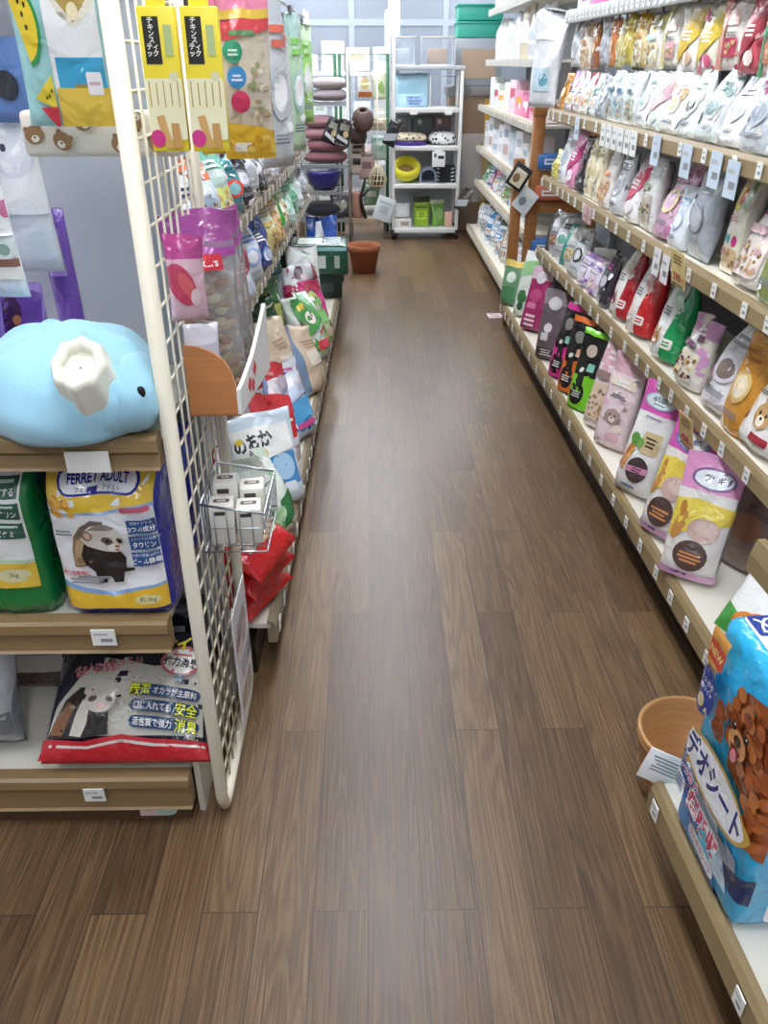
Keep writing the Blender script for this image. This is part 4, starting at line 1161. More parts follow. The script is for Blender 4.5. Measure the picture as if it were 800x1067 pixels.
# fourth shelf
TE = '#7fb6ac'
shelf_row([
    (4.15, .09, .15, .06, 'pouch', 'plain', ('#c98a2c', '#a86a1a', '#e0b060', '#efd9a0'), 'amber bag, first from wooden stand', 2, 8),
    (4.02, .1, .16, .05, 'pouch', 'strip', ('#eee6ea', '#b99ad0', '#e6a6c0', '#f0e6b0'), 'pastel lilac bag, second from wooden stand', 4, 14),
    (3.88, .1, .16, .05, 'pouch', 'strip', ('#f2ebe8', '#e6a0b8', '#9ac6c0', '#efe0c0'), 'pastel pink bag, third from wooden stand', 4, 14),
    (3.75, .1, .16, .05, 'pouch', 'rounds', ('#efeee8', '#d9566a', '#e0d890', '#a8d0c0'), 'white bag with red header, fourth from wooden stand', 4, 14),
    (3.62, .1, .16, .05, 'pouch', 'strip', ('#dfeae6', '#4fa8a0', '#b0d8d0', '#e9e2ee'), 'pale teal bag, fifth from wooden stand', 4, 14),
    (3.49, .1, .15, .05, 'pouch', 'plain', ('#a9b0b8', '#7f878f', '#bcc4cc', '#8a6a90'), 'grey bag with violet dot', 4, 12),
    (3.36, .1, .17, .05, 'pillow', 'window', ('#e4ecec', '#c8dada', '#c9dde0', '#7a98a8'), 'white blue green patterned bag, first of three', 2, 8),
    (3.24, .1, .17, .05, 'pillow', 'window', ('#e8eeee', '#cfdcdc', '#c4dbe0', '#6f90b0'), 'white blue green patterned bag, second of three', 2, 8),
    (3.12, .1, .17, .05, 'pillow', 'window', ('#e6ebea', '#d5dcd8', '#d0dccb', '#5f6a78'), 'white blue green patterned bag, third of three', 2, 8),
    (2.98, .11, .17, .05, 'pouch', 'plain', ('#edf1ee', TE, '#dfe8e4', '#a8c8c0'), 'white bag with pale teal print', 2, 10),
    (2.85, .11, .17, .05, 'pouch', 'diag', ('#eceeec', '#cfa8b0', '#e0d3d6', '#d8e2da'), 'white bag with dusty pink sweep', 2, 12),
    (2.71, .11, .17, .05, 'pouch', 'plain', ('#f2f1ee', '#c99a5a', '#e9dcc8', '#d0b488'), 'white bag with tan print', 4, 14),
    (2.56, .12, .18, .05, 'arch', 'plain', ('#e9efec', '#5f9c90', '#d5e2dd', '#4a4038'), 'white arched bag with teal mark and brown disc', 4, 14),
    (2.41, .12, .18, .05, 'arch', 'plain', ('#d2d9d8', '#5a8f86', '#bccbc8', '#8fa8a4'), 'grey arched bag with teal mark', 6, 16),
    (2.26, .12, .17, .05, 'arch', 'plain', ('#f0f0f0', '#a9aeb4', '#dcdfe2', '#b9bec4'), 'plain white arched bag', 6, 18),
    (2.11, .11, .19, .05, 'pouch', 'plain', ('#c4cbd2', '#a83a62', '#b4bcc6', '#9aa4b0'), 'silver bag with crimson letters', 6, 12),
    (1.96, .12, .18, .05, 'arch', 'plain', ('#eef0f0', '#9fb8c0', '#d6e0e4', '#aec4cc'), 'white arched bag with pale blue mark', 6, 14),
    (1.8, .12, .18, .05, 'arch', 'plain', ('#e8ecec', '#8f9aa0', '#d0d8dc', '#b0bac0'), 'white arched bag with grey mark', 6, 14),
], RT[2] - .006, .118, 'on fourth food shelf', 'bags on the fourth food shelf')

# treat packs hanging from the bar over the fourth shelf
HANG = [
    (4.2, .12, .2, ('#e6e8ea', '#c8ccd0', '#d8dce0', '#b0b6bc'), 'plain', 'long clear white pack, first from wooden stand'),
    (4.02, .13, .21, ('#ece6da', '#d8b89a', '#e6d0b0', '#c08a60'), 'window', 'cream pack, second from wooden stand'),
    (3.86, .08, .19, ('#b06a3c', '#8a4a2a', '#d09a6a', '#e0c09a'), 'plain', 'brown pack, third from wooden stand'),
    (3.72, .09, .19, ('#cfd3d6', '#9aa0a6', '#e4e6e8', '#b4babf'), 'plain', 'silver pack, fourth from wooden stand'),
    (3.6, .06, .19, ('#d88a50', '#b85a30', '#e8b080', '#f2d0a8'), 'plain', 'narrow orange pack'),
    (3.5, .06, .19, ('#e6dca0', '#c8b860', '#f0e8c0', '#d0c080'), 'plain', 'narrow pale yellow pack'),
    (3.4, .07, .19, ('#e9d46a', '#c8a830', '#f2e6a0', '#d0b040'), 'plain', 'narrow yellow pack'),
    (3.26, .11, .19, ('#ecd9a0', '#e0b040', '#f4ecd0', '#d8a850'), 'window', 'pale yellow pack with amber header'),
    (3.1, .12, .2, ('#f0eee2', '#e4d88a', '#ece0c0', '#c8e0d8'), 'window', 'white pack with yellow leaf header'),
    (2.94, .12, .2, ('#f3efe6', '#e8dca0', '#f0d8c8', '#e8b0b8'), 'strip', 'white pack with pale stripes'),
    (2.78, .12, .2, ('#f4f0ea', '#ecc850', '#f0e0b0', '#e0c0a0'), 'diag', 'white pack with yellow sweep'),
    (2.62, .12, .2, ('#f0ecd8', '#e4c848', '#efe2a8', '#d85a80'), 'diag', 'cream pack with yellow sweep and pink dot'),
    (2.47, .12, .2, ('#f2ece2', '#e09a8a', '#f0c8b8', '#c83a5a'), 'strip', 'white pack with salmon stripe'),
    (2.34, .09, .2, ('#d8606a', '#b03a4a', '#f0b0b0', '#f8e0d8'), 'diag', 'red pack tilted on the bar'),
    (2.22, .08, .2, ('#ecd8d0', '#4aa06a', '#e8b0a0', '#d88a70'), 'strip', 'pink and green striped pack'),
    (2.1, .1, .2, ('#eee2d2', '#3f9a62', '#e8d8b8', '#c8805a'), 'window', 'cream pack with green header'),
    (1.96, .11, .2, ('#d8c890', '#8a7a3a', '#e8dcb0', '#b09050'), 'window', 'olive and cream pack'),
]
for i, (y, w, h, pal, ds, words_) in enumerate(HANG):
    h *= .88
    bnd, it = design(ds, w, h, pal, 300 + i)
    m_ = bag_mb(w, h, .03, pal[0], bnd, it, 'pillow', K=8, NV=10, seed=300 + i, wr=1.5)
    m_.box(-.004, -.004, h, .004, .004, h + .02, CHROME)
    x, yy = rp(y, .2)
    put(m_, 'treat_pack', words_ + ' hanging above fourth food shelf', 'treat pack', x - .012, yy, 1.545 - h - .008 - .014 * ((i * 7) % 3) / 2, -90 + 8, 3, 'treat packs hanging on the top bar')
# boxes lying on the highest shelf
for i, (y, c, a) in enumerate(((4.1, '#e8dff0', 'lilac white'), (3.85, '#d86aa8', 'pink'), (3.55, '#e9e9ee', 'white'), (3.2, '#c9b6e0', 'violet'))):
    it = [('p', rect(0, .03, .16, .02), '#f8f4f8'), ('p', rect(.02, .03, .1, .008), '#a86aa0')]
    put(carton_mb(.2, .06, .1, c, it), 'carton', a + ' carton on the highest food shelf above the treat packs', 'carton', *rp(y, .22), 1.585, -89, 0, 'cartons on the highest food shelf')

# cards hung on the rails
for o in list(gr.children):
    if o.name.startswith('shelf') and abs(max(v[2] for v in o.bound_box) - (RT[2] - .008)) < .004:
        price_tags(o, [(1.02 + .075 * i, .092, RT[2] - .045) for i in range(6)], (0, -1), .062, .075, c='#eceee8')
        price_tags(o, [(.62, .092, RT[2] - .05), (1.62, .092, RT[2] - .045), (1.88, .092, RT[2] - .05), (2.09, .09, RT[2] - .05), (2.2, .09, RT[2] - .06)], (0, -1), .07, .085, c='#c9d9e6')
    if o.name.startswith('shelf') and abs(max(v[2] for v in o.bound_box) - (RT[1] - .008)) < .004:
        price_tags(o, [(.9, .092, RT[1] - .04), (.97, .092, RT[1] - .04)], (0, -1), .055, .06, c='#e2b8b4')
        price_tags(o, [(1.78, .092, RT[1] - .045), (1.86, .092, RT[1] - .05)], (0, -1), .06, .08, c='#eceaea')
for nm, y, z, t, c, lab in (('sale_card', 2.28, .822, '590', '#efdc9a', 'pale yellow sale card reading 590 on the third food shelf rail'), ('sale_card', 2.02, .44, '498', '#e6c98e', 'tan sale card with red price on the second food shelf rail')):
    it = bars(0, .09, .05, 3, '#8a7440', .005) + [('t', t, -.004, .03, .032, '#c8261e', 0, .03, .85), ('t', '円', .03, .025, .014, '#c8261e', 0, .02), ('p', rect(0, .007, .06, .006), '#6a5a3a')]
    m_ = MB().box(-.038, -.001, 0, .038, .001, .105, mat(c, 'paint'))
    decals(m_, it, lambda x, z_, o: (x, -.001 - o, z_), [-.038, .038], [0, .105], off0=.0004)
    x, yy = rp(y, .086)
    put(m_, nm, lab, 'price card', x, yy, z, -80, -14, roll=4)

# ---- bottom shelf: bags turned towards the shopper
FB = 'bags on the bottom food shelf'
ZB = .166


def bottom(y, back, w, h, d, st, base, bands, it, words_, yaw=-62, lean=12, seed=0, side=None, K=12, NV=14):
    x, yy = rp(y, back if back > .28 else back - .035)
    m_ = bag_mb(w, h, d, base, bands, it, st, K=K, NV=NV, seed=seed or int(y * 613), wr=1.2, side=side)
    put(m_, 'food_bag', words_ + ' on bottom food shelf', 'pet food bag', x, yy, ZB + d * .4 * math.sin(R_(lean)), yaw, lean, FB)


PK = '#dd5fb4'


def rabbit_food(w, h, txt, plaque, top=PK):
    it = disc_logo(0, h * .83, w * .4, h * .075, '#aeb9d8', '#e4f1f0') + [('t', txt, 0, h * .84, h * .062, '#34425e', 0, .03, .62)] + bars(0, h * .795, w * .5, 1, '#7a8a9a', h * .01)
    it += bars(0, h * .68, w * .5, 1, '#9a86b0', h * .012)
    it += [('p', rrect(w * .17, h * .47, w * .42, h * .19, .006, .05), '#d3bd92')] + bars(w * .17, h * .51, w * .3, 3, '#4f4030', h * .018)
    it += [('p', [(-w * .42, h * .2), (-w * .36, h * .2), (-w * .2, h * .42), (-w * .26, h * .44)], '#d8833a'), ('p', [(-w * .3, h * .18), (-w * .24, h * .18), (-w * .14, h * .4), (-w * .2, h * .42)], '#e29a4c'),
           ('p', ell(-w * .2, h * .47, w * .11, h * .06, 12, .5), '#5f9e46'), ('p', ell(-w * .06, h * .45, w * .09, h * .045, 12, -.3), '#7fb35a')]
    it += [('p', ell(w * .1, h * .22, w * .26, h * .115), '#4a3a3c'), ('p', rect(w * .1, h * .22, w * .5, h * .055, .1), '#d98fb4')] + bars(w * .1, h * .228, w * .34, 2, '#6a2f50', h * .012) + [('p', rect(0, h * .06, w * .36, h * .02), '#5f86b4')]
    return [(.7, top)], it


b_, it = rabbit_food(.16, .36, 'HI RABBIT', 1)
bottom(2.26, .09, .16, .36, .1, 'pouch', '#f1f0ee', b_, it, 'white bag with pink top, carrots and dark round label', -58, 14)
b_, it = rabbit_food(.15, .34, 'HI RABBIT', 1)
bottom(2.36, .14, .15, .37, .09, 'pouch', '#eeede9', b_, it, 'white pink topped bag behind the carrot label bag', -60, 12)
b_, it = rabbit_food(.15, .34, 'RABBIT', 1)
bottom(2.16, .26, .15, .38, .09, 'pouch', '#eae6ea', b_, it, 'pink topped bag hidden deeper behind the carrot label bag', -62, 10)
# yellow and pink
for k, (y, bk_, w, h, yaw, words_, tp) in enumerate(((2.0, .09, .155, .35, -60, 'yellow and clear bag with pink top and blue oval', PK), (1.78, .085, .16, .33, -38, 'frontmost pale bag with pink top and brown disc', '#e39ac8'))):
    it = [('p', [(-w / 2, h * .62), (-w * .1, h * .66), (w / 2, h * .62), (w / 2, h * .5), (0, h * .42), (-w / 2, h * .3)], '#efd658'), ('p', ell(-w * .3, h * .42, w * .1, h * .13, 14, -.3), '#c98f4a'), ('p', ell(-w * .3, h * .56, w * .06, h * .06), '#c08440')]
    it += disc_logo(w * .04, h * .82, w * .37, h * .085, '#6f7fc0' if k == 0 else '#8a6a9a', '#e8eef2') + [('t', 'HI RABBIT' if k == 0 else 'ウサギ', w * .04, h * .825, h * .06, '#3a4478' if k == 0 else '#4a3050', 0, .03, .62 if k == 0 else .9)]
    it += [('p', ell(w * .12, h * .42, w * .27, h * .1), '#d9b8ac'), ('p', ell(w * .16, h * .44, w * .2, h * .06), '#e6cdc4')] + [('p', ell(w * .02, h * .2, w * .3, h * .125), '#5a4640')] + bars(w * .02, h * .215, w * .44, 3, '#d9915a', h * .016)
    it += [('p', rect(0, h * .03, w, h * .06), '#dca8cc'), ('p', rect(-w * .1, h * .04, w * .3, h * .02), '#5a4a7a')]
    bottom(y, bk_, w, h, .1, 'pouch', '#ebe6e2', [(.68, tp)], it, words_, yaw, 14, side='#c4c8cc')
it = [('p', rect(0, .2, .12, .1), '#7a5a52'), ('p', ell(0, .12, .05, .04), '#a06a50'), ('p', rect(0, .28, .14, .03), '#c8d0d6')] + disc_logo(0, .3, .04, .02, '#5a6fb0', '#e0e6ee')
bottom(1.83, .25, .15, .34, .08, 'pouch', '#8a7468', [(.86, '#aeb6c0')], it, 'brown and silver bag behind the pale pink topped one', -60, 10, side='#4a70b0')
it = [('p', rect(0, .16, .13, .1), '#b89a7a'), ('p', rect(0, .27, .12, .05), '#c4708f')]
bottom(1.6, .30, .16, .34, .08, 'pouch', '#a8a4a8', [(.85, '#c85a9a')], it, 'grey pink tipped bag behind the green lettered bag', -65, 8, side='#4a70b0')
# white bag with green letters
it = [('t', 'SPec', -.03, .235, .07, '#2f9a62', 0, .05, .9), ('p', rect(-.0, .165, .2, .034, -.05), '#d83a3a'), ('t', 'うさぎのごはん', .0, .165, .022, '#f6e8b0', 0, .01, .9), ('p', [(-.12, .0), (.12, 0), (.12, .05), (.03, .075), (-.05, .05), (-.12, .07)], '#4aa04a'), ('p', ell(-.05, .05, .03, .016, 14, .5), '#e08a34'), ('p', ell(-.02, .062, .028, .014, 14, .6), '#d87a2a'), ('p', rrect(.05, .1, .1, .05, .01), '#e8f2e8')] + bars(.05, .11, .08, 2, '#8ab89a', .008)
bottom(1.44, .12, .25, .33, .1, 'pouch', '#f3f5f2', [(.9, '#dfeee2')], it, 'white bag with green letters, red ribbon and green hem', -64, 34, K=14)

# pale pink, lime, black and others farther along
for y, bk_, w, h, st, pal, ds, words_, yaw in (
        (2.62, .11, .15, .33, 'pouch', ('#efd9de', '#e6b8c4', '#f4e4d0', '#b59a94'), 'pet', 'pale pink bag with animal picture', -58),
        (2.79, .11, .14, .33, 'pouch', ('#f0e2e4', '#e2b4c0', '#e8d0b8', '#9a8078'), 'window', 'pale rose bag with kibble window', -58),
        (2.95, .21, .14, .3, 'pouch', ('#d9c8b8', '#c49ab0', '#efe4d4', '#a88860'), 'window', 'beige bag standing behind the pale rose bag', -60)):
    b_, it = design(ds, w, h, pal, int(y * 100))
    bottom(y, bk_, w, h, .08, st, pal[0], b_, it, words_, yaw, 12)
for k, (y, c1, c2, words_) in enumerate(((2.98, '#7ed42c', '#151515', 'lime green bag with black bottle shape'), (3.16, '#e8762a', '#17161a', 'black bag with orange edge'), (3.34, '#dd2f96', '#16151a', 'black bag with magenta edge'))):
    w, h = .13, .31
    it = [('p', [(-w * .5, 0), (w * .5, 0), (w * .5, h * .3), (w * .25, h * .45), (-w * .3, h * .4), (-w * .5, h * .55)], c1), ('p', ell(-w * .08, h * .2, w * .3, h * .15), c2), ('p', [(-w * .2, h * .3), (w * .1, h * .3), (w * .05, h * .62), (-w * .15, h * .62)], c2), ('p', ell(w * .02, h * .75, w * .2, h * .08), '#8f8a86' if k else '#c8b8a8')]
    it += bars(-w * .08, h * .22, w * .4, 3, '#d8d8d4', h * .016) + [('p', ell(-w * .1, h * .5, w * .1, h * .03, 10, .6), '#e8e6e0'), ('p', rrect(w * .2, h * .55, w * .26, h * .1, .005), '#e8b09a' if k == 1 else '#7fb8a8')]
    bottom(y, .09, w, h, .07, 'pouch', c1 if k == 0 else c2, [(.42, c2), (.9, c1)] if k == 0 else [(.93, c1)], it, words_, -56, 10, side=c1)
for k, (y, bk_, words_) in enumerate(((3.04, .2, 'plain black bag behind the lime bag'), (3.22, .19, 'plain black bag behind the orange edged bag'), (3.42, .19, 'plain black bag behind the magenta edged bag'), (3.8, .15, 'plain black bag between grey brown and crimson bags'))):
    it = [('p', ell(.01, .22, .03, .025), '#8a8f96'), ('p', rrect(0, .12, .06, .04, .005), ('#e07a30', '#c85a90', '#78808a', '#8a5a70')[k])] + bars(0, .27, .07, 2, '#c8c8cc', .006)
    bottom(y, bk_, .13, .34, .07, 'pouch', '#1b1b20', [], it, words_, -56, 6)
it = [('p', ell(-.01, .14, .022, .022), '#e6e0e2'), ('p', rrect(-.02, .1, .04, .035, .004), '#d8d4d6'), ('p', rect(0, .03, .11, .04), '#4a4044')] + bars(0, .04, .08, 3, '#d8d2d4', .006) + [('p', ell(.0, .25, .035, .03), '#d9d8da')]
bottom(3.6, .09, .14, .31, .08, 'pouch', '#6a5c62', [(.78, '#8d8288')], it, 'grey brown bag with white round mark', -40, 10)
it = bars(0, .07, .08, 3, '#f0d0de', .012) + [('p', ell(0, .17, .04, .035), '#c84a86'), ('p', ell(.0, .26, .03, .03), '#e8e0e4'), ('p', rrect(-.01, .12, .06, .03, .005), '#e07aa8')]
bottom(4.05, .10, .15, .32, .08, 'pouch', '#a82a66', [(.82, '#d8b8c8')], it, 'crimson pink bag with pale top', -50, 14)
it = [('p', ell(-.02, .1, .035, .035), '#3f7a4c'), ('p', ell(.03, .13, .03, .03), '#e8efe8'), ('p', [(-.07, .2), (.07, .24), (.07, .3), (-.07, .28)], '#9acb8e'), ('p', ell(-.02, .05, .02, .024), '#2f5f3a')]
bottom(4.3, .11, .16, .34, .08, 'pouch', '#dfe9e0', [(.88, '#f2f5f2')], it, 'white and green bag with leaf rounds', -46, 14)
it = [('p', rect(0, .06, .08, .08), '#4f8a5c'), ('p', ell(.0, .15, .03, .03), '#e2ecdf')]
bottom(4.56, .07, .13, .24, .07, 'pouch', '#6f9a74', [(.85, '#e3c75a')], it, 'short green bag with yellow top', -40, 10)
for k, (y, words_, c) in enumerate(((3.95, 'dark violet bag in shade at the back', '#4a3a58'), (3.7, 'dark grey bag in shade at the back', '#34363c'), (2.45, 'pale grey bag in shade at the back', '#b4a8ac'), (1.95, 'lilac bag in shade at the back', '#b48ab0'))):
    bottom(y, .34, .16, .33, .08, 'pouch', c, [], [('p', rrect(0, .2, .1, .07, .01), '#c8c8cc')], words_, -75, 4, K=8, NV=8)

# ---- pet sheet pack on the near unit
CY = '#2fb2e6'
BLU = '#1d3f96'
ds_ = empty('pet_sheet_pack', 'big sky blue pack of pet sheets printed with a brown poodle', 'pet sheet pack', (.556, .888, .168), R_(-90 + 3))
w, h, d = .232, .462, .24
# picture coordinates run along the lying print: x along the face, z up
it = []
it += [('p', [(-.116, .1), (-.05, .12), (.02, .06), (.03, .0), (-.116, .0)], '#2a86cf')]
for k in range(8):
    zt_ = .1 - .012 * k
    it.append(('p', [(-.11 + .02 * k, zt_ - .02), (-.094 + .02 * k, zt_ + .02), (-.076 + .02 * k, zt_ - .024)], ('#2457a8', '#3a78c4', '#1f4a98')[k % 3]))
it += [('p', [(-.075, .15), (.0, .15), (.06, .085), (-.02, .07)], '#d8ecf8'), ('p', [(-.02, .12), (.05, .12), (.085, .05), (.01, .04)], '#c4e0f2'), ('p', [(.05, .13), (.085, .13), (.1, .085), (.06, .07)], '#9fb4cc')]
it += [('p', [(.055, .095), (.118, .12), (.118, .06), (.075, .07)], '#17305f')]
it += [('p', ell(.0, .055, .024, .03, 16, .2), '#56c8e8'), ('p', rrect(-.005, .04, .1, .024, .01, -.08), '#e8f0f6'), ('t', 'ひんやりシート', -.005, .04, .016, '#d8487c', -.08, .02, .78)]
# brown poodle
POO = ['#a8552a', '#b9632f', '#c97a40', '#8f4522']
q = random.Random(3)
it += [('p', [(.0, .25), (-.02, .33), (.0, .4), (.06, .42), (.118, .41), (.118, .16), (.09, .19), (.06, .24)], '#a4552a')]
for k in range(52):
    a_, r_ = q.uniform(0, 2 * PI), q.uniform(.015, .056)
    it.append(('p', ell(.028 + r_ * math.cos(a_) * .95, .345 + r_ * math.sin(a_) * 1.15, .0125, .0125, 10), q.choice(POO)))
for k in range(22):
    it.append(('p', ell(.095 + q.uniform(-.02, .02), .26 + q.uniform(-.07, .07), .0125, .0125, 10), q.choice(POO)))
for k in range(16):
    it.append(('p', ell(-.03 + q.uniform(-.012, .012), .32 + q.uniform(-.03, .03), .011, .012, 10), q.choice(['#8a4220', '#7a3a1c', '#9a4c26'])))
it += [('p', ell(.028, .322, .026, .023, 16), '#d99a62'), ('p', ell(.01, .346, .0075, .0085, 12), '#1c1212'), ('p', ell(.046, .348, .0075, .0085, 12), '#1c1212'), ('p', ell(.0115, .349, .002, .002, 8), '#ffffff'), ('p', ell(.0475, .351, .002, .002, 8), '#ffffff'), ('p', ell(.028, .329, .0105, .009, 14), '#171010'),
       ('p', [(.012, .315), (.028, .319), (.044, .315), (.038, .302), (.028, .298), (.018, .302)], '#6a2a22'), ('p', ell(.028, .3, .0085, .012, 14), '#e88a98')]
# name plate
AN = -.05
it += [('p', ell(.0, .21, .112, .05, 28, AN), '#c9a44c'), ('p', ell(.0, .21, .104, .043, 28, AN), '#f4f6fa')]
for c_, bo in (('#f8fafc', .1), ('#20327e', .035)):
    it.append(('t', 'デオシート', .0, .213, .058, c_, AN, bo, .68))
it += [('p', [(-.116, .19), (-.09, .17), (-.03, .15), (-.06, .125), (-.116, .15)], '#1f3f92'), ('t', 'しっかり', -.068, .155, .024, '#f4f6fa', -.12, .09, .85), ('t', 'しっかり', -.068, .155, .024, '#c84a7a', -.12, .02, .85)]
for c_, bo in (('#fbf4f6', .1), ('#d23a62', .03)):
    it.append(('t', '超吸収', .004, .118, .042, c_, -.08, bo, .9))
it += [('p', ell(-.084, .33, .034, .046, 20, 0), BLU), ('t', 'たっぷり', -.084, .35, .013, '#f0f4fa', -.05, .02, .9), ('t', '薄型ワイド', -.084, .334, .012, '#f0f4fa', -.05, .02, .8), ('p', ell(-.088, .308, .01, .013), '#d8c898'), ('t', 'A', -.068, .3, .016, '#f2e9c0', 0, .03)]
it += [('p', [(-.116, .38), (-.06, .385), (-.045, .45), (-.1, .45)], '#e0a04a'), ('p', rrect(-.075, .41, .05, .038, .004, -.1), '#cf4a34'), ('t', 'NEW', -.075, .41, .02, '#f4d890', -.1, .02, .9)]
it += [('p', rrect(-.09, .122, .04, .035, .006, -.2), '#e6eef8')] + bars(-.09, .13, .03, 3, '#2a4596', .004)
b = MB()
b.box(-w / 2, 0, 0, w / 2, d, h, mat(CY, 'film'), .022)


def deo(x, z, o):
    # the face with softly rounded rim
    e = 0
    for p_, lim in ((abs(x), w / 2), (abs(z - h / 2), h / 2)):
        t_ = max(0, p_ - (lim - .022))
        e += .022 - math.sqrt(max(0, .022 ** 2 - t_ ** 2))
    return (x, e - o, z)


decals(b, it, deo, [-w / 2, -w / 2 + .006, -w / 2 + .012, -w / 2 + .018, -w / 2 + .023, w / 2 - .023, w / 2 - .018, w / 2 - .012, w / 2 - .006, w / 2], [0, .006, .012, .018, .023, h - .023, h - .018, h - .012, h - .006, h], off0=.0012, step=.00015)
tp = [('p', rrect(.0, .12, .2, .2, .01), '#f6f8fa'), ('p', [(-.09, .02), (-.02, .02), (-.02, .22), (-.09, .22)], '#f6f8fa'), ('p', rrect(-.075, .07, .05, .09, .004), '#2a4596'), ('t', '吸収', -.075, .07, .04, '#e8eef8', -PI / 2, .02), ('p', rrect(.03, .1, .09, .06, .006), '#dbe6f2')]
decals(b, tp, lambda x, z, o: (x, z, h + o), [-w / 2 + .012, w / 2 - .012], [.01, d - .01], off0=.0008)
sd = [('p', rrect(.0, .1, .14, .16, .01), '#eef2f6')] + bars(0, .15, .1, 5, '#5f7fae', .007) + [('p', rect(0, .06, .1, .03), BLU), ('p', rect(0, .3, .2, .1), '#2a86cf'), ('p', rect(.02, .32, .1, .02), '#e8eef6')]
decals(b, sd, lambda x, z, o: (w / 2 + o, d / 2 + x, z), [-.1, .1], [.02, .44], off0=.0008)
b.build('wrap', ds_)
MB().tube([(-.05, .12, h - .002), (-.04, .12, h + .018), (.04, .12, h + .018), (.05, .12, h - .002)], .004, mat('#e8eef2', 'paint'), 6).build('carry_strap', ds_)

# wooden bucket on the floor with its card
bu = empty('floor_bucket', 'round light wood bucket on the floor behind the blue pet sheet pack', 'bucket', (.662, 1.215, 0))
WB = mat('#b98a58', 'wood')
b = MB().lathe([(.0, .012), (.078, .012), (.1, .158), (.105, .165), (.11, .16), (.108, .148), (.085, 0), (0, 0)], WB, 36, cap=False)
b.build('tub', bu)
b = MB()
for zz, r in ((.06, .0945), (.14, .1065)):
    b.lathe([(r, zz - .006), (r + .002, zz - .006), (r + .002, zz + .006), (r, zz + .006)], mat('#9a6c3f', 'wood'), 36, cap=False)
b.build('hoop', bu)
it = bars(0, .06, .06, 5, '#9a9aa2', .004)
m_ = MB().box(-.042, -.0012, 0, .042, .0012, .075, mat('#f1efec', 'paint'), .0005)
decals(m_, it, lambda x, z, o: (x, -.0012 - o, z), [-.04, .04], [.002, .073], off0=.0004)
put(m_, 'price_card', 'white price card clipped to the rail end by the wooden bucket', 'price card', .548, 1.085, .155, -20, 6, roll=14)

# ================================================================== LITTER GONDOLA GOODS
LB = 'bags on the litter gondola base'


def busy(w, h, cols, n, seed):
    r = random.Random(seed)
    o = []
    for _ in range(n):
        x, z, k = r.uniform(-.5, .5) * w, r.uniform(.03, .97) * h, r.uniform(.04, .15) * w
        c = r.choice(cols)
        o.append(('p', r.choice([ell(x, z, k, k * r.uniform(.3, 1.2), 10, r.uniform(0, 3)), rect(x, z, k * 2.4, k * r.uniform(.2, .7), r.uniform(-.6, .6)), [(x, z), (x + k * 1.6, z + k * .5), (x + k * .2, z + k * 2)]]), c))
    return o


def left(y, back, z, mb, name, words_, cat, yaw=70, lean=8, group=None, dz=0.0):
    x, yy = lp(y, back)
    return put(mb, name, words_, cat, x, yy, z + dz, yaw, lean, group)


RED = '#c8161f'
for k in range(3):
    it = [('p', rect(0, .11, .16, .1), '#9a8d86' if k == 2 else '#b01018'), ('p', [(-.09, .14), (.0, .17), (.0, .2), (-.09, .2)], '#e3b23a'), ('p', rrect(.02, .07, .1, .03, .005), '#e8c8a0' if k == 2 else '#e04a3a'), ('p', ell(-.02, .12, .03, .025), '#5a5350' if k == 2 else '#c8202a')]
    left(1.675 + .008 * (k % 2), .012 - .012 * k, 0.172 + .058 * k, bag_mb(.22, .2, .07, RED, [], it, 'pillow', K=14, NV=14, seed=500 + k, wr=2.2, kind='gloss'), 'litter_bag', ('glossy red bag lowest of the lying stack by the mesh panel', 'glossy red bag in the middle of the lying stack by the mesh panel', 'glossy red bag topmost of the lying stack by the mesh panel')[k], 'litter bag', 66 + 3 * k, 72 - 6 * k, LB, .012)
it = [('p', [(-.08, .05), (-.02, .1), (-.05, .2), (-.08, .18)], '#3a8a4c'), ('p', [(.0, .02), (.08, .05), (.08, .12), (.02, .1)], '#2f7a44'), ('p', ell(.0, .16, .04, .03), '#f4f6f2'), ('p', rect(.0, .16, .05, .01), '#4a8a5c'), ('p', ell(-.01, .06, .04, .02, 14, .5), '#a8d0a0')]
left(2.02, .06, .166, bag_mb(.2, .25, .13, '#e3ece2', [(.85, '#c8dcc8')], busy(.2, .25, ['#3a8a4c','#f6f8f2','#8fc08f','#c9dcc4'], 26, 7) + it, 'pouch', K=14, NV=14, seed=510, wr=2.6), 'litter_bag', 'white and green leaf printed bag behind the stacked red bags', 'litter bag', 55, 18, LB)
it = [('p', rect(0, .13, .2, .12), '#4a8ac8'), ('p', [(-.1, .16), (.1, .2), (.1, .3), (-.1, .3)], '#f6f6f2'), ('p', ell(-.02, .2, .03, .03), '#f0b83a'), ('p', ell(.05, .14, .04, .05), '#a8cdea'), ('t', 'のおか', -.03, .25, .055, '#23232a', .1, .04, .8), ('p', ell(-.075, .26, .014, .012), '#e8c832'), ('p', rect(.01, .06, .14, .04), '#e2eaf2')]
left(2.2, .08, .166, bag_mb(.24, .29, .13, '#d5e4f0', [], [(q_[0], [(a_, b_ * .83) for a_, b_ in q_[1]], q_[2]) if q_[0] == 'p' else (*q_[:3], q_[3] * .83, *q_[4:]) for q_ in it], 'pouch', K=16, NV=16, seed=511, wr=1.4), 'litter_bag', 'white and blue bag with black brush letters behind the wire basket', 'litter bag', 30, 22, LB)
it = [('p', rect(0, .14, .16, .08), '#d42a34'), ('p', [(-.09, .2), (.09, .16), (.09, .22), (-.09, .28)], '#e8434a'), ('p', rect(.02, .07, .12, .03), '#e8e0ea'), ('p', ell(-.03, .09, .04, .035), '#f2eaec')] + bars(.02, .145, .1, 2, '#f8eef0', .01)
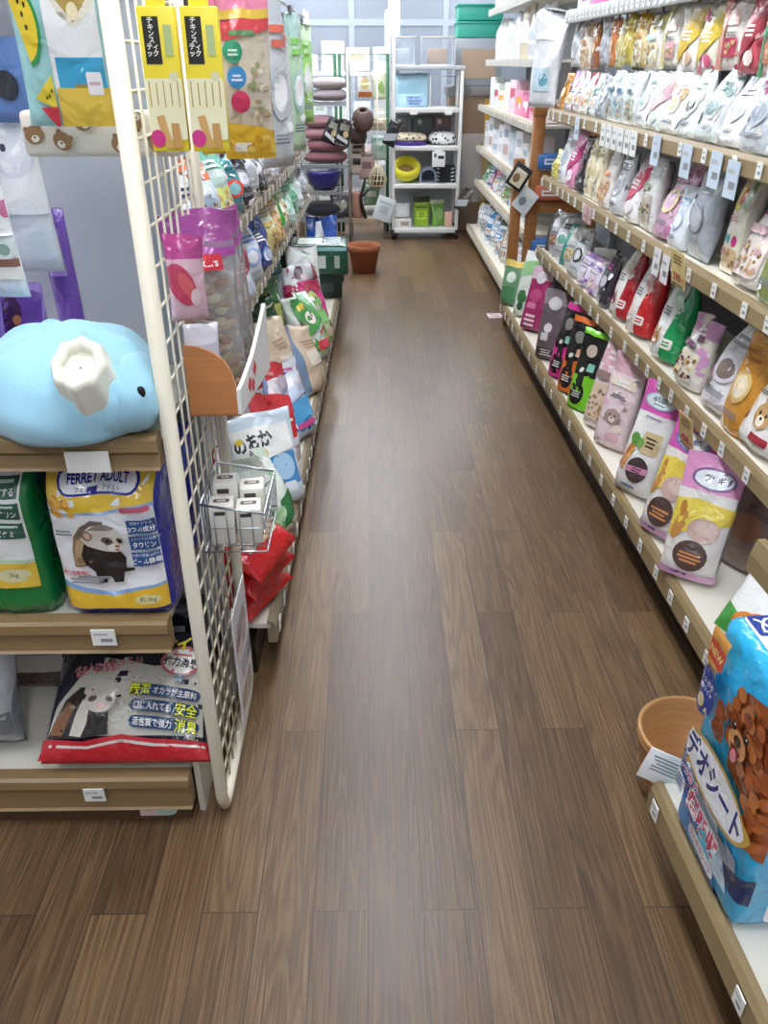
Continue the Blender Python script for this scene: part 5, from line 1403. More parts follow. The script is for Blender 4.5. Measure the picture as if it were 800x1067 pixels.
left(2.5, .1, .166, bag_mb(.21, .33, .13, '#ece6ec', [(.86, '#d43a44')], busy(.21, .33, ['#d42a34','#f6f2f6','#c8b8c8','#e88a90','#8a9ac0'], 26, 7) + it, 'pouch', K=14, NV=14, seed=512, wr=2.4), 'litter_bag', 'white and red banded bag behind the brush lettered bag', 'litter bag', 45, 12, LB)
it = [('p', rect(0, .1, .16, .07), '#4fa3d6'), ('p', rect(.0, .2, .14, .04), '#e9eff6'), ('p', rect(-.01, .045, .1, .02), '#c84a8a'), ('p', [(-.09, .13), (.09, .15), (.09, .19), (-.09, .17)], '#c8d4ea')]
left(2.72, .045, .166, bag_mb(.2, .27, .13, '#cfdcec', [(.8, '#e6edf4')], busy(.2, .27, ['#4fa3d6','#f2f6fa','#2a6ab0','#d06aa0'], 26, 7) + it, 'pouch', K=14, NV=14, seed=513, wr=2.8), 'litter_bag', 'pale blue and white bag at the aisle edge beside the red banded bag', 'litter bag', 60, 22, LB)
for k, (y, bk_, w, h, words_) in enumerate(((3.05, .13, .2, .34, 'beige paper sack in the middle of the litter base'), (3.2, .045, .17, .28, 'beige paper sack with blue edge at the aisle side'))):
    it = [('p', [(-.1, 0), (-.07, 0), (-.05, h), (-.1, h)], '#7a92b4' if k else '#dcc8b0'), ('p', rect(.02, h * .5, .1, .06), '#e8dccb')] + bars(.02, h * .75, .1, 3, '#b49a80', .007)
    left(y, bk_, .166, bag_mb(w * 1.15, h, .15, '#d6c3a9', [], it, 'pouch', K=12, NV=12, seed=520 + k, wr=2.6), 'litter_bag', words_, 'litter bag', 62, 14, LB)
it = [('p', rect(0, .14, .1, .07), '#4a5a94'), ('p', [(-.07, .2), (.07, .16), (.07, .22)], '#8a93b8')]
left(3.0, .3, .166, bag_mb(.16, .34, .08, '#232a50', [(.6, '#3a4578')], it, 'pouch', K=10, NV=10, seed=523), 'litter_bag', 'dark blue bag behind the beige paper sacks', 'litter bag', 50, 10, LB)
it = [('p', [(-.08, .1), (.08, .16), (.08, .3), (-.08, .3)], '#4e9e54'), ('p', ell(.0, .19, .035, .03), '#efe9e0'), ('p', ell(-.012, .195, .006, .006), '#2a2420'), ('p', ell(.014, .195, .006, .006), '#2a2420'), ('p', ell(0, .183, .006, .005), '#2a2420'), ('p', rect(.02, .06, .09, .04), '#d9455c'), ('p', ell(-.04, .25, .025, .02), '#e9d048')]
left(3.62, .06, .166, bag_mb(.21, .31, .14, '#dfe9df', [], busy(.21, .31, ['#4e9e54','#f4f6f0','#d8d060','#a85a4a'], 26, 7) + it, 'pouch', K=12, NV=14, seed=525, wr=2.8), 'litter_bag', 'green and white bag with white puppy face at the aisle edge', 'litter bag', 55, 16, LB)
for k, (y, bk_, c, c2, h, words_) in enumerate(((3.45, .22, '#2f5a3a', '#7aa86a', .33, 'dark green bag behind the puppy face bag'), (3.75, .25, '#3f7a4a', '#c9d070', .34, 'mid green bag with yellow mark behind the puppy face bag'), (4.15, .28, '#5f9aa0', '#c8e0e4', .36, 'teal bag standing back near the pink bag'), (2.4, .3, '#a83a46', '#e8d8d8', .33, 'dark red bag at the back behind the brush lettered bag'), (2.0, .28, '#3d4a66', '#c8ccd8', .3, 'slate blue bag at the back behind the leaf printed bag'))):
    it = [('p', rect(0, h * .5, .1, .1), c2), ('p', ell(.02, h * .25, .04, .03), c2)]
    left(y, bk_, .166, bag_mb(.17, h, .09, c, [], busy(.17, h, [c2, '#e8e8e4', '#2c3438', c], 24, k) + it, 'pouch', K=10, NV=12, seed=530 + k, wr=2.6), 'litter_bag', words_, 'litter bag', 55, 8, LB)
it = [('p', [(-.09, .03), (.09, .03), (.09, .17), (-.09, .15)], '#d03a86'), ('p', rect(0, .2, .19, .05), '#a81e44'), ('p', ell(.0, .09, .05, .03), '#e468a4')]
left(4.12, .11, .166, bag_mb(.23, .33, .15, '#d8487e', [(.72, '#c9ced0')], busy(.23, .33, ['#d03a86','#f0d0e0','#a81e44','#e8e8ea','#4a2030'], 26, 7) + it, 'pouch', K=14, NV=14, seed=540, wr=2.8), 'litter_bag', 'magenta bag with silver top before the big green bundle', 'litter bag', 40, 20, LB)
it = [('p', ell(.0, .25, .05, .03), '#f4f6f2'), ('t', '木の', 0, .25, .05, '#3d8a5c', .1, .03), ('p', rect(0, .1, .14, .06), '#c8d8cc')]
left(4.32, .14, .166, bag_mb(.19, .38, .1, '#dfe5e1', [(.6, '#eef2ee')], busy(.19, .38, ['#3d8a5c','#f6f8f6','#b0c4b8','#88b0a0'], 26, 7) + it, 'pouch', K=14, NV=14, seed=541, wr=2.6), 'litter_bag', 'white bag with green letters behind the magenta bag', 'litter bag', 30, 10, LB)
it = [('p', rect(0, .13, .13, .06), '#7fb86a'), ('p', rect(0, .05, .12, .04), '#b8a48c')]
left(3.84, .03, .166, bag_mb(.17, .25, .12, '#b9c9a4', [(.75, '#8fbf6a')], busy(.18, .25, ['#7fb86a','#e8ecd8','#4f7a44','#d8c060'], 26, 7) + it, 'pouch', K=10, NV=12, seed=542, wr=2.8), 'litter_bag', 'light green bag at the aisle edge beside the magenta bag', 'litter bag', 60, 20, LB)
# big green bundle on a dark carton
put(carton_mb(.3, .13, .3, '#1c2a26', [('p', rect(0, .06, .2, .05), '#2d443c')]), 'carton', 'dark carton under the big green bundle at the far litter end', 'carton', -.335, 4.88, .166, 3, 0)
it = [('p', rect(-.055, .08, .04, .07), '#d5dcd8'), ('p', rect(.015, .08, .05, .07), '#d5dcd8'), ('p', rect(.105, .08, .03, .07), '#a9b8b0'), ('p', rect(0, .152, .32, .02), '#8fc8c8'), ('p', rect(-.02, .06, .012, .1), '#1f4a3a')]
tp = [('p', rrect(-.05, .15, .14, .18, .02), '#e6ece2'), ('p', rrect(.08, .16, .1, .2, .02), '#a9bdb4'), ('p', rect(0, .02, .3, .03), '#8fcaca'), ('p', rrect(.05, .22, .06, .06, .01), '#2c3a34'), ('p', rrect(-.08, .19, .05, .05, .01), '#f6f8f2')]
m_ = carton_mb(.34, .17, .3, '#14523f', it, tp, bev=.02, kind='film')
put(m_, 'litter_bundle', 'big dark green wrapped litter bundle with pale clear top at far litter end', 'litter bundle', -.312, 4.86, .297, 2, 0)
it = [('p', [(-.08, .0), (.08, .0), (.08, .09), (-.08, .11)], '#6fb8e6'), ('p', ell(.02, .07, .05, .04), '#3a8ad0'), ('p', [(-.05, .14), (.02, .13), (-.01, .26), (-.04, .25)], '#e6ecf2'), ('p', ell(.03, .12, .03, .03), '#a8d4f0')]
put(bag_mb(.2, .28, .1, '#2458b8', [(.75, '#1f4a9a')], it, 'pouch', K=12, NV=14, seed=550, wr=2.2), 'litter_bag', 'bright blue bag standing beyond the green bundle', 'litter bag', -.315, 5.25, .166 + .09, 10, 8)
put(carton_mb(.3, .088, .26, '#33403c', [('p', rect(0, .045, .2, .05), '#51635c')]), 'carton', 'dark carton under the bright blue bag', 'carton', -.33, 5.27, .166, 0, 0)
put(bag_mb(.18, .3, .1, '#1f3a2e', [], [('p', rect(0, .2, .1, .05), '#3a6a50')], 'pouch', K=10, NV=10, seed=551), 'litter_bag', 'very dark green bag standing behind the bright blue bag', 'litter bag', -.56, 5.36, .166, 20, 6)

# shelf rows on the litter gondola
SHB = [
    (2.35, .13, .2, ('#efe9f2', '#b8b0cc', '#d8d0e0', '#c8c0d8'), 'plain', 'pale lilac bag'),
    (2.6, .13, .22, ('#f0f2f6', '#a82a3a', '#d8e0ee', '#c8ccd8'), 'pet', 'white bag with dark red top'),
    (2.85, .14, .2, ('#e8eef6', '#9a2a3a', '#bfd0ea', '#d0d8e8'), 'diag', 'white blue bag with maroon sweep'),
    (3.1, .14, .21, ('#dfe8f6', '#5f8ad0', '#a8c0ea', '#f2f4fa'), 'plain', 'pale blue bag with white disc'),
    (3.36, .14, .22, ('#2a55b8', '#16307a', '#7fa4e0', '#cfdcf4'), 'diag', 'deep blue bag with light sweep'),
    (3.62, .13, .21, ('#e9ecd8', '#b8c060', '#e6d890', '#d8b860'), 'window', 'clear yellow green snack bag'),
    (3.86, .13, .22, ('#ecdcc0', '#d89a3a', '#e8c080', '#d0a050'), 'window', 'clear amber snack bag'),
    (4.1, .13, .24, ('#dceadc', '#4cc23a', '#8ade78', '#3a9a3a'), 'rounds', 'clear bag with bright green discs'),
    (4.36, .13, .22, ('#cfe6da', '#6fc0a0', '#9ad8be', '#e2f0e8'), 'plain', 'pale mint bag'),
    (4.62, .13, .24, ('#9fd6b8', '#3f9a70', '#c0e6d2', '#6ab894'), 'plain', 'mint green bag with white label'),
    (4.9, .13, .22, ('#e4ecea', '#a8bcb8', '#ccd8d6', '#b8c8c6'), 'plain', 'clear pale bag after the mint ones'),
    (5.2, .13, .22, ('#d6dade', '#8a94a0', '#e6e8ec', '#a8b0b8'), 'plain', 'grey bag last on the row'),
]
SHA = [
    (2.2, .13, .2, ('#e9ecf4', '#453a6a', '#ccd4e6', '#b8c4dc'), 'plain', 'white bag with dark violet header'),
    (2.4, .13, .21, ('#d6e2f0', '#d86a38', '#b8cce4', '#e6ecf4'), 'window', 'pale blue bag with orange header'),
    (2.6, .14, .22, ('#dfe8e4', '#7ac0a8', '#d9dc7a', '#bfd8d0'), 'window', 'clear bag with mint header'),
    (2.82, .12, .18, ('#3f8f98', '#2a6a74', '#d83a2a', '#8ac0c4'), 'plain', 'teal bag with red oval'),
    (3.02, .12, .2, ('#26262c', '#15151a', '#8a8a94', '#d6d6dc'), 'plain', 'black bag with grey oval'),
    (3.2, .12, .2, ('#f2f3f6', '#1c1c22', '#d8dade', '#b0b4bc'), 'plain', 'white bag with black print'),
    (3.38, .12, .2, ('#1f1f26', '#c8cad0', '#5a5a64', '#e6e6ea'), 'plain', 'black bag with pale print'),
    (3.56, .12, .2, ('#f0f1f4', '#34343a', '#d0d4da', '#9aa0a8'), 'plain', 'second white bag with dark print'),
    (3.75, .12, .2, ('#f4f4f6', '#55555e', '#dcdfe4', '#c0c4cc'), 'plain', 'third white bag with grey print'),
    (3.95, .12, .18, ('#e6eaf0', '#a85a6a', '#c8d0dc', '#d8a0a8'), 'strip', 'pale bag with rose stripe'),
    (4.2, .12, .18, ('#e2ebf4', '#9ab8d8', '#c4d6ea', '#d8e4f0'), 'plain', 'pale sky blue bag'),
    (4.45, .12, .18, ('#dde9f2', '#88aed4', '#b8d0ea', '#cfdff0'), 'plain', 'second pale sky blue bag'),
    (4.7, .12, .18, ('#e6d0d0', '#b87a84', '#d8b0b4', '#c89aa0'), 'plain', 'dusty rose bag'),
    (4.95, .12, .18, ('#e4ecf4', '#7aa0cc', '#b4cce6', '#d0dff0'), 'plain', 'third pale sky blue bag'),
    (5.25, .12, .18, ('#ccd2d8', '#7a8490', '#dfe3e8', '#9aa4ae'), 'plain', 'grey bag closing the row'),
]
for rows, z, nm, g_ in ((SHB, LT[0], 'on middle litter gondola shelf', 'bags on the middle litter gondola shelf'), (SHA, LT[1], 'on upper litter gondola shelf', 'bags on the upper litter gondola shelf')):
    for i, (y, w, h, pal, ds, words_) in enumerate(rows):
        w *= 1.25
        bnd, it = design(ds, w, h, pal, int(y * 71))
        left(y, .232, z - .006, bag_mb(w, h, .07, pal[0], bnd, it, ('pouch', 'pillow')[i % 2], K=10, NV=12, seed=600 + i, wr=2.8), 'treat_bag', words_ + ' ' + nm, 'treat bag', 66, 14, g_, .012)
# packs on the hanging bar
HL = [
    (3.1, .13, .24, ('#e3e8ec', '#c8d0d6', '#d8b8b0', '#e6ecee'), 'window', 'clear silver pack nearest the mesh panel'),
    (3.4, .13, .24, ('#dfe6ea', '#d8604a', '#c8d2d8', '#e8eef0'), 'plain', 'silver pack with red header'),
    (3.7, .13, .25, ('#e9edf0', '#c0c8d0', '#d0d8de', '#b8c4cc'), 'plain', 'white silver pack'),
    (4.0, .12, .24, ('#a8e08a', '#7cc85a', '#c8eeb4', '#e6f6dc'), 'plain', 'bright lime pack'),
    (4.3, .12, .26, ('#c9ecd0', '#9ad8b0', '#e2f4e6', '#b0e0c0'), 'plain', 'pale mint pack'),
    (4.6, .12, .22, ('#e6eef0', '#b0c8d0', '#d0e0e6', '#c0d4dc'), 'plain', 'pale grey blue pack'),
    (4.95, .13, .24, ('#e8dcd8', '#d0a8a4', '#e0c4c0', '#ecdcd8'), 'plain', 'pale rose pack'),
    (5.3, .13, .24, ('#eaf0f0', '#b8d0d0', '#d4e4e4', '#c4d8d8'), 'plain', 'white pack farthest along the bar'),
]
for i, (y, w, h, pal, ds, words_) in enumerate(HL):
    w *= 1.2
    bnd, it = design(ds, w, h, pal, 700 + i)
    m_ = bag_mb(w, h, .03, pal[0], bnd, it, 'pillow', K=8, NV=10, seed=700 + i, wr=2.4)
    m_.box(-.004, -.004, h, .004, .004, h + .02, CHROME)
    x, yy = lp(y, .25)
    put(m_, 'treat_pack', words_ + ' hanging on the litter gondola bar', 'treat pack', x + .004, yy, 1.46 - h - .008, 70, 0, 'packs hanging on the litter gondola bar')
for i, (y, z, c, lab) in enumerate(((4.72, 1.1, '#6fc4e4', 'sky blue box standing on the upper litter gondola shelf bags'),)):
    pass

# ================================================================== FAR GONDOLA GOODS
FARROWS = [
    (.13, 'bottom', [('#eceef0', '#c8ccd0'), ('#e4e8ec', '#9ab0c4'), ('#4a9fd8', '#bfe0f4'), ('#dfe6ea', '#8ab4d0'), ('#57a8dc', '#e6f0f8'), ('#e9e6e0', '#c8b8a0'), ('#e6ecee', '#a8c0b0'), ('#eef0ee', '#d8a8b4'), ('#e0e4e8', '#90a0b0')], .2, 'pillow'),
    (.5, 'second', [('#8fd0a8', '#4aa070'), ('#5a5fb8', '#c8caec'), ('#eef0f2', '#d85a8a'), ('#e9ecee', '#b0c4cc'), ('#eceae4', '#7ac07a'), ('#e2e6ea', '#9ab0c8'), ('#f0f0f0', '#c8a8b4'), ('#e6eaee', '#a0b8c8')], .18, 'pouch'),
]
for z, nm, cols, h, st in FARROWS:
    for i, (c, c2) in enumerate(cols):
        y = 7.2 - .27 * i
        bnd, it = design(('plain', 'window', 'strip')[i % 3], .17, h, (c, c2, c2, '#f4f4f4'), 800 + i)
        put(bag_mb(.17, h, .08, c, bnd, it, st, K=8, NV=10, seed=800 + i + int(z * 100), wr=2), 'care_bag', {'#4a9fd8': 'bright blue', '#57a8dc': 'sky blue', '#8fd0a8': 'mint green', '#5a5fb8': 'indigo'}.get(c, 'pale') + ' bag number %d from the white trolley on the %s care shelf' % (i + 1, nm), 'care bag', (.95 if z < .2 else .99), y, z - .006 + .01, -70, 14, 'bags on the %s care shelf' % nm)
for i in range(9):
    y = 7.25 - .27 * i
    h = (.2, .24, .17, .22, .26, .2, .23, .18, .24)[i]
    c = ('#eceff1', '#f2f2f0', '#dfe3e7', '#f4f5f6', '#e9ebee', '#c9d6e0', '#f0f1f3', '#e6e0dc', '#eef0f2')[i]
    it = [('p', rect(0, h * .7, .09, h * .2), ('#b9c4ce', '#9fb4c4', '#cfd6dc')[i % 3]), ('p', rect(0, h * .3, .1, h * .25), ('#d8dde2', '#c3a8a8', '#aebccb')[i % 3])]
    put(carton_mb(.14, h, .1, c, it), 'care_box', 'white care carton number %d from the trolley on the third care shelf' % (i + 1), 'box', 1.0, y, .765, -86 + (i * 13) % 9, 0, 'cartons on the third care shelf')
for i in range(9):
    y = 7.25 - .27 * i
    h = (.2, .16, .12, .18, .2, .14, .12, .1, .12)[i]
    c = ('#e6ebee', '#d9e4dc', '#efe9d0', '#f2f4f4', '#ecd0dc', '#e79ab8', '#d86a9a', '#e6a8c0', '#e8e0e4')[i]
    it = [('p', rect(0, h * .6, .12, h * .3), ('#f6f6f6', '#c8506a', '#e0a040')[i % 3]), ('p', ell(.02, h * .4, .02, .02), '#f4e8ec')]
    put(carton_mb(.15, h, .09, c, it), 'care_box', ('pink' if i in (4, 5, 6, 7) else 'pale') + ' low carton number %d from the trolley on the fourth care shelf' % (i + 1), 'box', 1.02, y, 1.076, -88 + (i * 11) % 8, 0, 'cartons on the fourth care shelf')
for i in range(12):
    q = 7.3 - .2 * i
    z = 1.08
    c = ('#f0f2f4', '#dfe9ee', '#f4f4f2')[i % 3]
for i in range(8):
    y = 7.2 - .3 * i
    h = (.28, .26, .24, .28, .3, .26, .28, .24)[i]
    c = ('#eef1f4', '#e6ebef', '#f2f2f2', '#e2e8ec', '#d8cdb4', '#cfd6d8', '#eceef0', '#e8dfe0')[i]
    it = [('p', rect(0, h * .5, .1, h * .4), ('#dfe6ec', '#f8f8fa', '#c8d2da')[i % 3]), ('p', ell(.02, h * .7, .02, .02), '#d8a0a8' if i % 3 == 0 else '#a8b4be')]
    put(bag_mb(.18, h, .07, c, [], it, 'pillow', K=8, NV=10, seed=900 + i, wr=2.4), 'care_bag', ('tan' if i == 4 else 'white') + ' clear wrapped pack number %d from the trolley on the fifth care shelf' % (i + 1), 'care pack', 1.02, y, 1.394 + .006, -72, 5, 'packs on the fifth care shelf')
for i, (y, c, a) in enumerate(((7.1, '#eceef2', 'white'), (6.6, '#dcd6ee', 'pale violet'), (6.1, '#e9a8d0', 'pink'), (5.6, '#f0f0f2', 'plain white'), (5.1, '#d8c4e6', 'lilac'))):
    put(carton_mb(.26, .1, .14, c, [('p', rect(0, .05, .2, .03), '#f8f8fa')]), 'carton', a + ' carton on the topmost care shelf beyond the wooden stand', 'carton', 1.03, y, 1.736, -90, 0, 'cartons on the topmost care shelf')
# big clear bag hung at the end of the food shelf
m_ = bag_mb(.2, .4, .06, '#e3e6ea', [], [('p', rect(0, .12, .12, .1), '#bfd6de'), ('p', ell(.02, .12, .03, .03), '#6fa4b8'), ('p', rect(0, .3, .14, .03), '#f6f6f8')], 'pillow', K=12, NV=14, seed=930, wr=2.4)
put(m_, 'clear_pack', 'long clear white pack at the wooden stand end of the fourth food shelf', 'care pack', .84, 4.40, 1.186, -60, 4)

# ================================================================== THE FAR END
# white trolley rack
ct = empty('trolley_rack', 'white rack on black castors with four shelves of small pet beds', 'trolley', (.475, 7.6, 0))
for x in (-.285, .275):
    for y in (-.18, .18):
        MB().box(x - .014, y - .014, .08, x + .014, y + .014, 1.95 if x < 0 else 1.32, WHITE, .003).build('post', ct)
        cs = MB().lathe([(0, -.014), (.032, -.014), (.035, 0), (.032, .014), (0, .014)], mat('#18181a', 'paint'), 16, c=(x, y, .036), M=Matrix.Rotation(PI / 2, 4, 'Y')).box(x - .02, y - .015, .045, x + .02, y + .015, .08, mat('#2a2a2c', 'paint')).build('castor', ct)
for z in (.09, .46, .76, 1.05):
    MB().box(-.275, -.2, z - .035, .265, .18, z, WHITE, .004).build('shelf', ct)
MB().box(-.275, .17, .09, .265, .185, 1.05, mat('#b9bfc6', 'paint')).build('back_board', ct)
for x, z in ((-.12, 1.02), (.17, 1.02), (.1, .72)):
    MB().box(x - .03, -.204, z - .02, x + .03, -.2, z + .012, mat('#f2f2ee', 'paint')).build('shelf_tag', ct)
b = MB()
b.tube([(.02, -.12, 1.05), (.02, -.12, 1.28), (.25, -.12, 1.28), (.25, -.12, 1.05)], .006, WHITE, 6)
b.build('wire_divider', ct)
TX, TY = .475, 7.6
it = [('p', rect(0, .14, .24, .12), '#a8d6ea'), ('p', rect(.02, .06, .14, .05), '#8fb0d4')] + bars(.02, .07, .12, 3, '#6a84b8', .012)
put(bag_mb(.3, .24, .12, '#b4dcee', [], it, 'block', K=12, NV=12, seed=940, wr=2), 'bedding_pack', 'pale blue wrapped pack on the top trolley shelf', 'bedding pack', TX - .13, TY - .02, 1.052, 0, 0)
leo = fleck_mat('leopard_cloth', '#e9dcc0', '#4a3a2c', 34, .33)
dal = fleck_mat('spotted_cloth', '#f2f2f2', '#26262a', 30, .33)


def cushion(w, d, h, m, seed=0):
    b = blob(0, 0, h / 2, w / 2, d / 2, h / 2, m, 32, 16, 0, 0, 5, .03, seed)
    b.v = [(math.copysign(abs(x / (w / 2)) ** .6 * w / 2, x), math.copysign(abs(y / (d / 2)) ** .6 * d / 2, y), max(0, z)) for x, y, z in b.v]
    return b


cb = cushion(.3, .24, .085, leo, 1)
put(MB().lathe([(0, 0), (.15, 0), (.16, .028), (.152, .028), (.145, .006), (0, .006)], mat('#4a2f9a', 'paint'), 28, cap=False), 'bed_tray', 'violet round tray under the leopard print cushion', 'tray', TX - .145, TY - .02, .761)
put(cb, 'pet_cushion', 'leopard print pet cushion on the violet tray', 'cushion', TX - .145, TY - .02, .77)
put(cushion(.24, .22, .1, dal, 2), 'pet_cushion', 'white cushion with black spots beside the leopard print one', 'cushion', TX + .14, TY - .02, .761)
for i, (x, c, lab) in enumerate(((-.2, '#6a7078', 'grey clear case first on the trolley back row'), (-.02, '#56655e', 'green grey clear case second on the trolley back row'), (.15, '#7a5a58', 'red brown clear case third on the trolley back row'))):
    put(carton_mb(.15, .21, .06, c, [('p', rect(-.03, .17, .03, .035), '#e6e6e0'), ('p', rect(.0, .08, .1, .1), '#4a4e54')]), 'display_case', lab, 'case', TX + x, TY + .12, .761 + .03 * 0, 0, 0, 'cases on the trolley back row')
YEL = mat('#e8e23a', 'fabric')
b = MB()
b.lathe([(0, .0), (.1, .0), (.125, .03), (.128, .07), (.112, .095), (.09, .095), (.078, .07), (.075, .03)], YEL, 30, cap=False, M=Matrix.Rotation(R_(34), 4, 'X'), c=(0, 0, .068))
b.lathe([(.076, .03), (0, .028)], mat('#a88a50', 'fabric'), 30, cap=False, M=Matrix.Rotation(R_(34), 4, 'X'), c=(0, 0, .068))
put(b, 'pet_nest', 'bright yellow round pet nest on the trolley', 'pet bed', TX - .17, TY - .04, .461)
put(MB().ball((0, 0, .03), .07, mat('#7fd06a', 'fabric'), (1.2, .8, .8)), 'pet_toy', 'light green plush behind the yellow nest', 'toy', TX - .15, TY + .12, .486)
b = MB()
o_, i_ = [], []
pts = [(-.075, 0), (.075, 0), (.075, .06)] + [(.075 * math.cos(t), .06 + .065 * math.sin(t)) for t in [PI * k / 10 for k in range(1, 10)]] + [(-.075, .06)]
pin = [(p[0] * .78, max(.004, p[1] * .84)) for p in pts]
for A, B, m in ((pts, pts, '#a9b6c6'), ):
    n = len(pts)
    b.add([(x, -.08, z) for x, z in pts] + [(x, .1, z) for x, z in pts] + [(x, -.08, z) for x, z in pin] + [(x, .1, z) for x, z in pin],
          [(i, (i + 1) % n, n + (i + 1) % n, n + i) for i in range(n)] + [(2 * n + i, 2 * n + (i + 1) % n, 3 * n + (i + 1) % n, 3 * n + i) for i in range(n)] + [(i, (i + 1) % n, 2 * n + (i + 1) % n, 2 * n + i) for i in range(n)] + [list(range(3 * n, 4 * n))], mat('#8896aa', 'fabric'))
put(b, 'pet_tunnel', 'grey blue arched pet tunnel beside the yellow nest', 'pet bed', TX + .02, TY - .04, .461)
zz = [('p', rect(0, .06, .17, .12), '#20242c')] + [('p', [(sx * .06, .015 + .03 * k), (sx * .085, .03 + .03 * k), (sx * .06, .027 + .03 * k), (sx * .045, .02 + .03 * k)], '#f0f0f0') for sx in (-1, 1) for k in range(4)]
put(carton_mb(.18, .13, .16, '#262a33', zz, kind='matte', bev=.01), 'pet_house', 'black pet house with white zigzag trim on the trolley', 'pet bed', TX + .17, TY - .02, .461)
put(carton_mb(.16, .07, .12, '#e6e4de', [('p', rect(.02, .03, .07, .035), '#a89a88')]), 'storage_box', 'low cream box on the lowest trolley shelf', 'box', TX - .2, TY - .06, .091)
put(bag_mb(.15, .12, .1, '#e4e8ea', [], [], 'pouch', K=8, NV=8, seed=944), 'hay_bag', 'clear pale bag lying on the low cream box', 'bag', TX - .2, TY - .04, .163, 0, 10)
it = [('p', rect(0, .1, .1, .07), '#b8dc4a'), ('p', rect(0, .17, .12, .02), '#5a7a1a')] + bars(0, .12, .07, 3, '#6a8a2a', .008)
put(bag_mb(.15, .25, .09, '#8cb82a', [(.86, '#26301a')], it, 'block', K=10, NV=12, seed=945), 'hay_bag', 'lime green hay bag with black top on the lowest trolley shelf', 'hay bag', TX - .03, TY - .06, .091)
put(bag_mb(.14, .22, .08, '#7ab04a', [(.8, '#c8dcb0')], [('p', ell(0, .1, .04, .05), '#a8d07a')], 'pouch', K=10, NV=12, seed=946), 'hay_bag', 'leaning green pouch on the lowest trolley shelf', 'hay bag', TX + .13, TY - .03, .091, 25, 12)
put(bag_mb(.08, .13, .06, '#d8a890', [], [], 'pouch', K=8, NV=8, seed=947), 'hay_bag', 'small salmon pouch at the post on the lowest trolley shelf', 'hay bag', TX + .215, TY - .09, .091)
# cards and packs hung on the trolley
put(carton_mb(.11, .12, .004, '#eef0f0', [('p', rect(-.03, .09, .02, .03), '#5a5a60'), ('p', rect(.02, .075, .05, .025), '#2a2a2e')], bev=.001), 'hanging_card', 'white card with black marks hung under the leopard shelf edge', 'card', TX + .1, TY - .206, .60)
for i, (x, z, lab) in enumerate(((-.335, .77, 'black and silver pack hung on the trolley post by the leopard cushion'), (.29, .25, 'brown and silver pack hung on the trolley post near the castor'))):
    it = [('p', [(-.05, .02), (.05, .06), (.05, .12), (-.05, .08)], '#b8bcc2'), ('p', rect(0, .16, .06, .03), '#55585e')]
    put(bag_mb(.11, .2, .03, '#1e1e22' if i == 0 else '#4a4038', [], it, 'pillow', K=8, NV=10, seed=950 + i, wr=2), 'hanging_pack', lab, 'pack', TX + x, TY - .225, z, -12, 0, roll=22)
put(carton_mb(.16, .2, .004, '#dfe8ec', [('p', rect(0, .15, .12, .02), '#b0c4cc')] + bars(0, .12, .11, 6, '#a8b8c0', .006), bev=.001), 'hanging_card', 'large pale blue card hung low between trolley and green cage', 'card', .075, 7.36, .17, 10, 0, roll=20)
# clear cases on top
for i, (x, w, lab) in enumerate(((.27, .2, 'small clear acrylic case over the trolley beside its tall post'), (.56, .27, 'large clear acrylic case over the trolley'))):
    o = empty('acrylic_case', lab, 'case', (x, 7.72, 1.36))
    MB().box(-w / 2, -.12, 0, w / 2, .12, .2, mat('#e8eef2', 'clear'), .01).build('shell', o)
    b = MB()
    for zq in (.0, .2):
        b.tube([(-w / 2, -.12, zq), (w / 2, -.12, zq), (w / 2, .12, zq), (-w / 2, .12, zq), (-w / 2, -.12, zq)], .005, WHITE, 5)
    b.build('edge_trim', o)
    MB().box(-w * .3, -.05, .01, w * .3, .05, .12, mat('#c9a58a' if i else '#c8ced6', 'paint'), .01).build('contents', o)
MB().box(-.3, -.16, 1.328, .3, .2, 1.358, mat('#c4cad0', 'paint'), .005).build('top_shelf', ct)
# white tall column by the trolley
struct(MB().box(.15, 7.86, 0, .25, 7.96, 2.7, mat('#eef0f2', 'paint')).build('trim_1'))
# glass pane leaning over the trolley side
put(MB().box(-.14, -.003, 0, .14, .003, .55, mat('#f0f4f6', 'clear')), 'clear_sheet', 'clear plastic sheet standing between trolley and care shelves', 'sheet', .87, 7.52, .3, 0, 0)
# wooden cabinet with yellow posts and teal crates
cbn = empty('wood_cabinet', 'pale brown cabinet with two yellow strips behind the trolley', 'cabinet', (.93, 8.0, 0))
MB().box(-.24, -.15, 0.0, .24, .2, 1.12, mat('#a98c72', 'wood')).build('body', cbn)
for x in (-.15, .1):
    MB().box(x - .025, -.17, .1, x + .025, -.15, 1.1, mat('#d9a92e', 'paint')).build('strip', cbn)
MB().box(-.26, -.18, 1.12, .26, .22, 1.2, mat('#8e8a88', 'paint'), .01).build('top', cbn)
put(MB().box(-.2, -.14, 0, .2, .16, .36, mat('#a7adb4', 'paint'), .01).box(-.15, -.145, .06, .15, -.138, .28, mat('#c4a890', 'paint')), 'storage_box', 'grey box with tan panel on the pale brown cabinet', 'box', .93, 8.0, 1.2)
for i in range(2):
    z = 1.562 + .125 * i
    b = MB().box(-.19, -.14, 0, .19, .14, .115, mat('#3fae98', 'paint'), .01)
    b.box(-.2, -.15, .1, .2, .15, .12, mat('#35a08c', 'paint'), .004)
    put(b, 'storage_crate', ('teal crate resting on the grey box', 'teal crate stacked on top of the other teal crate')[i], 'crate', .93, 8.0, z)

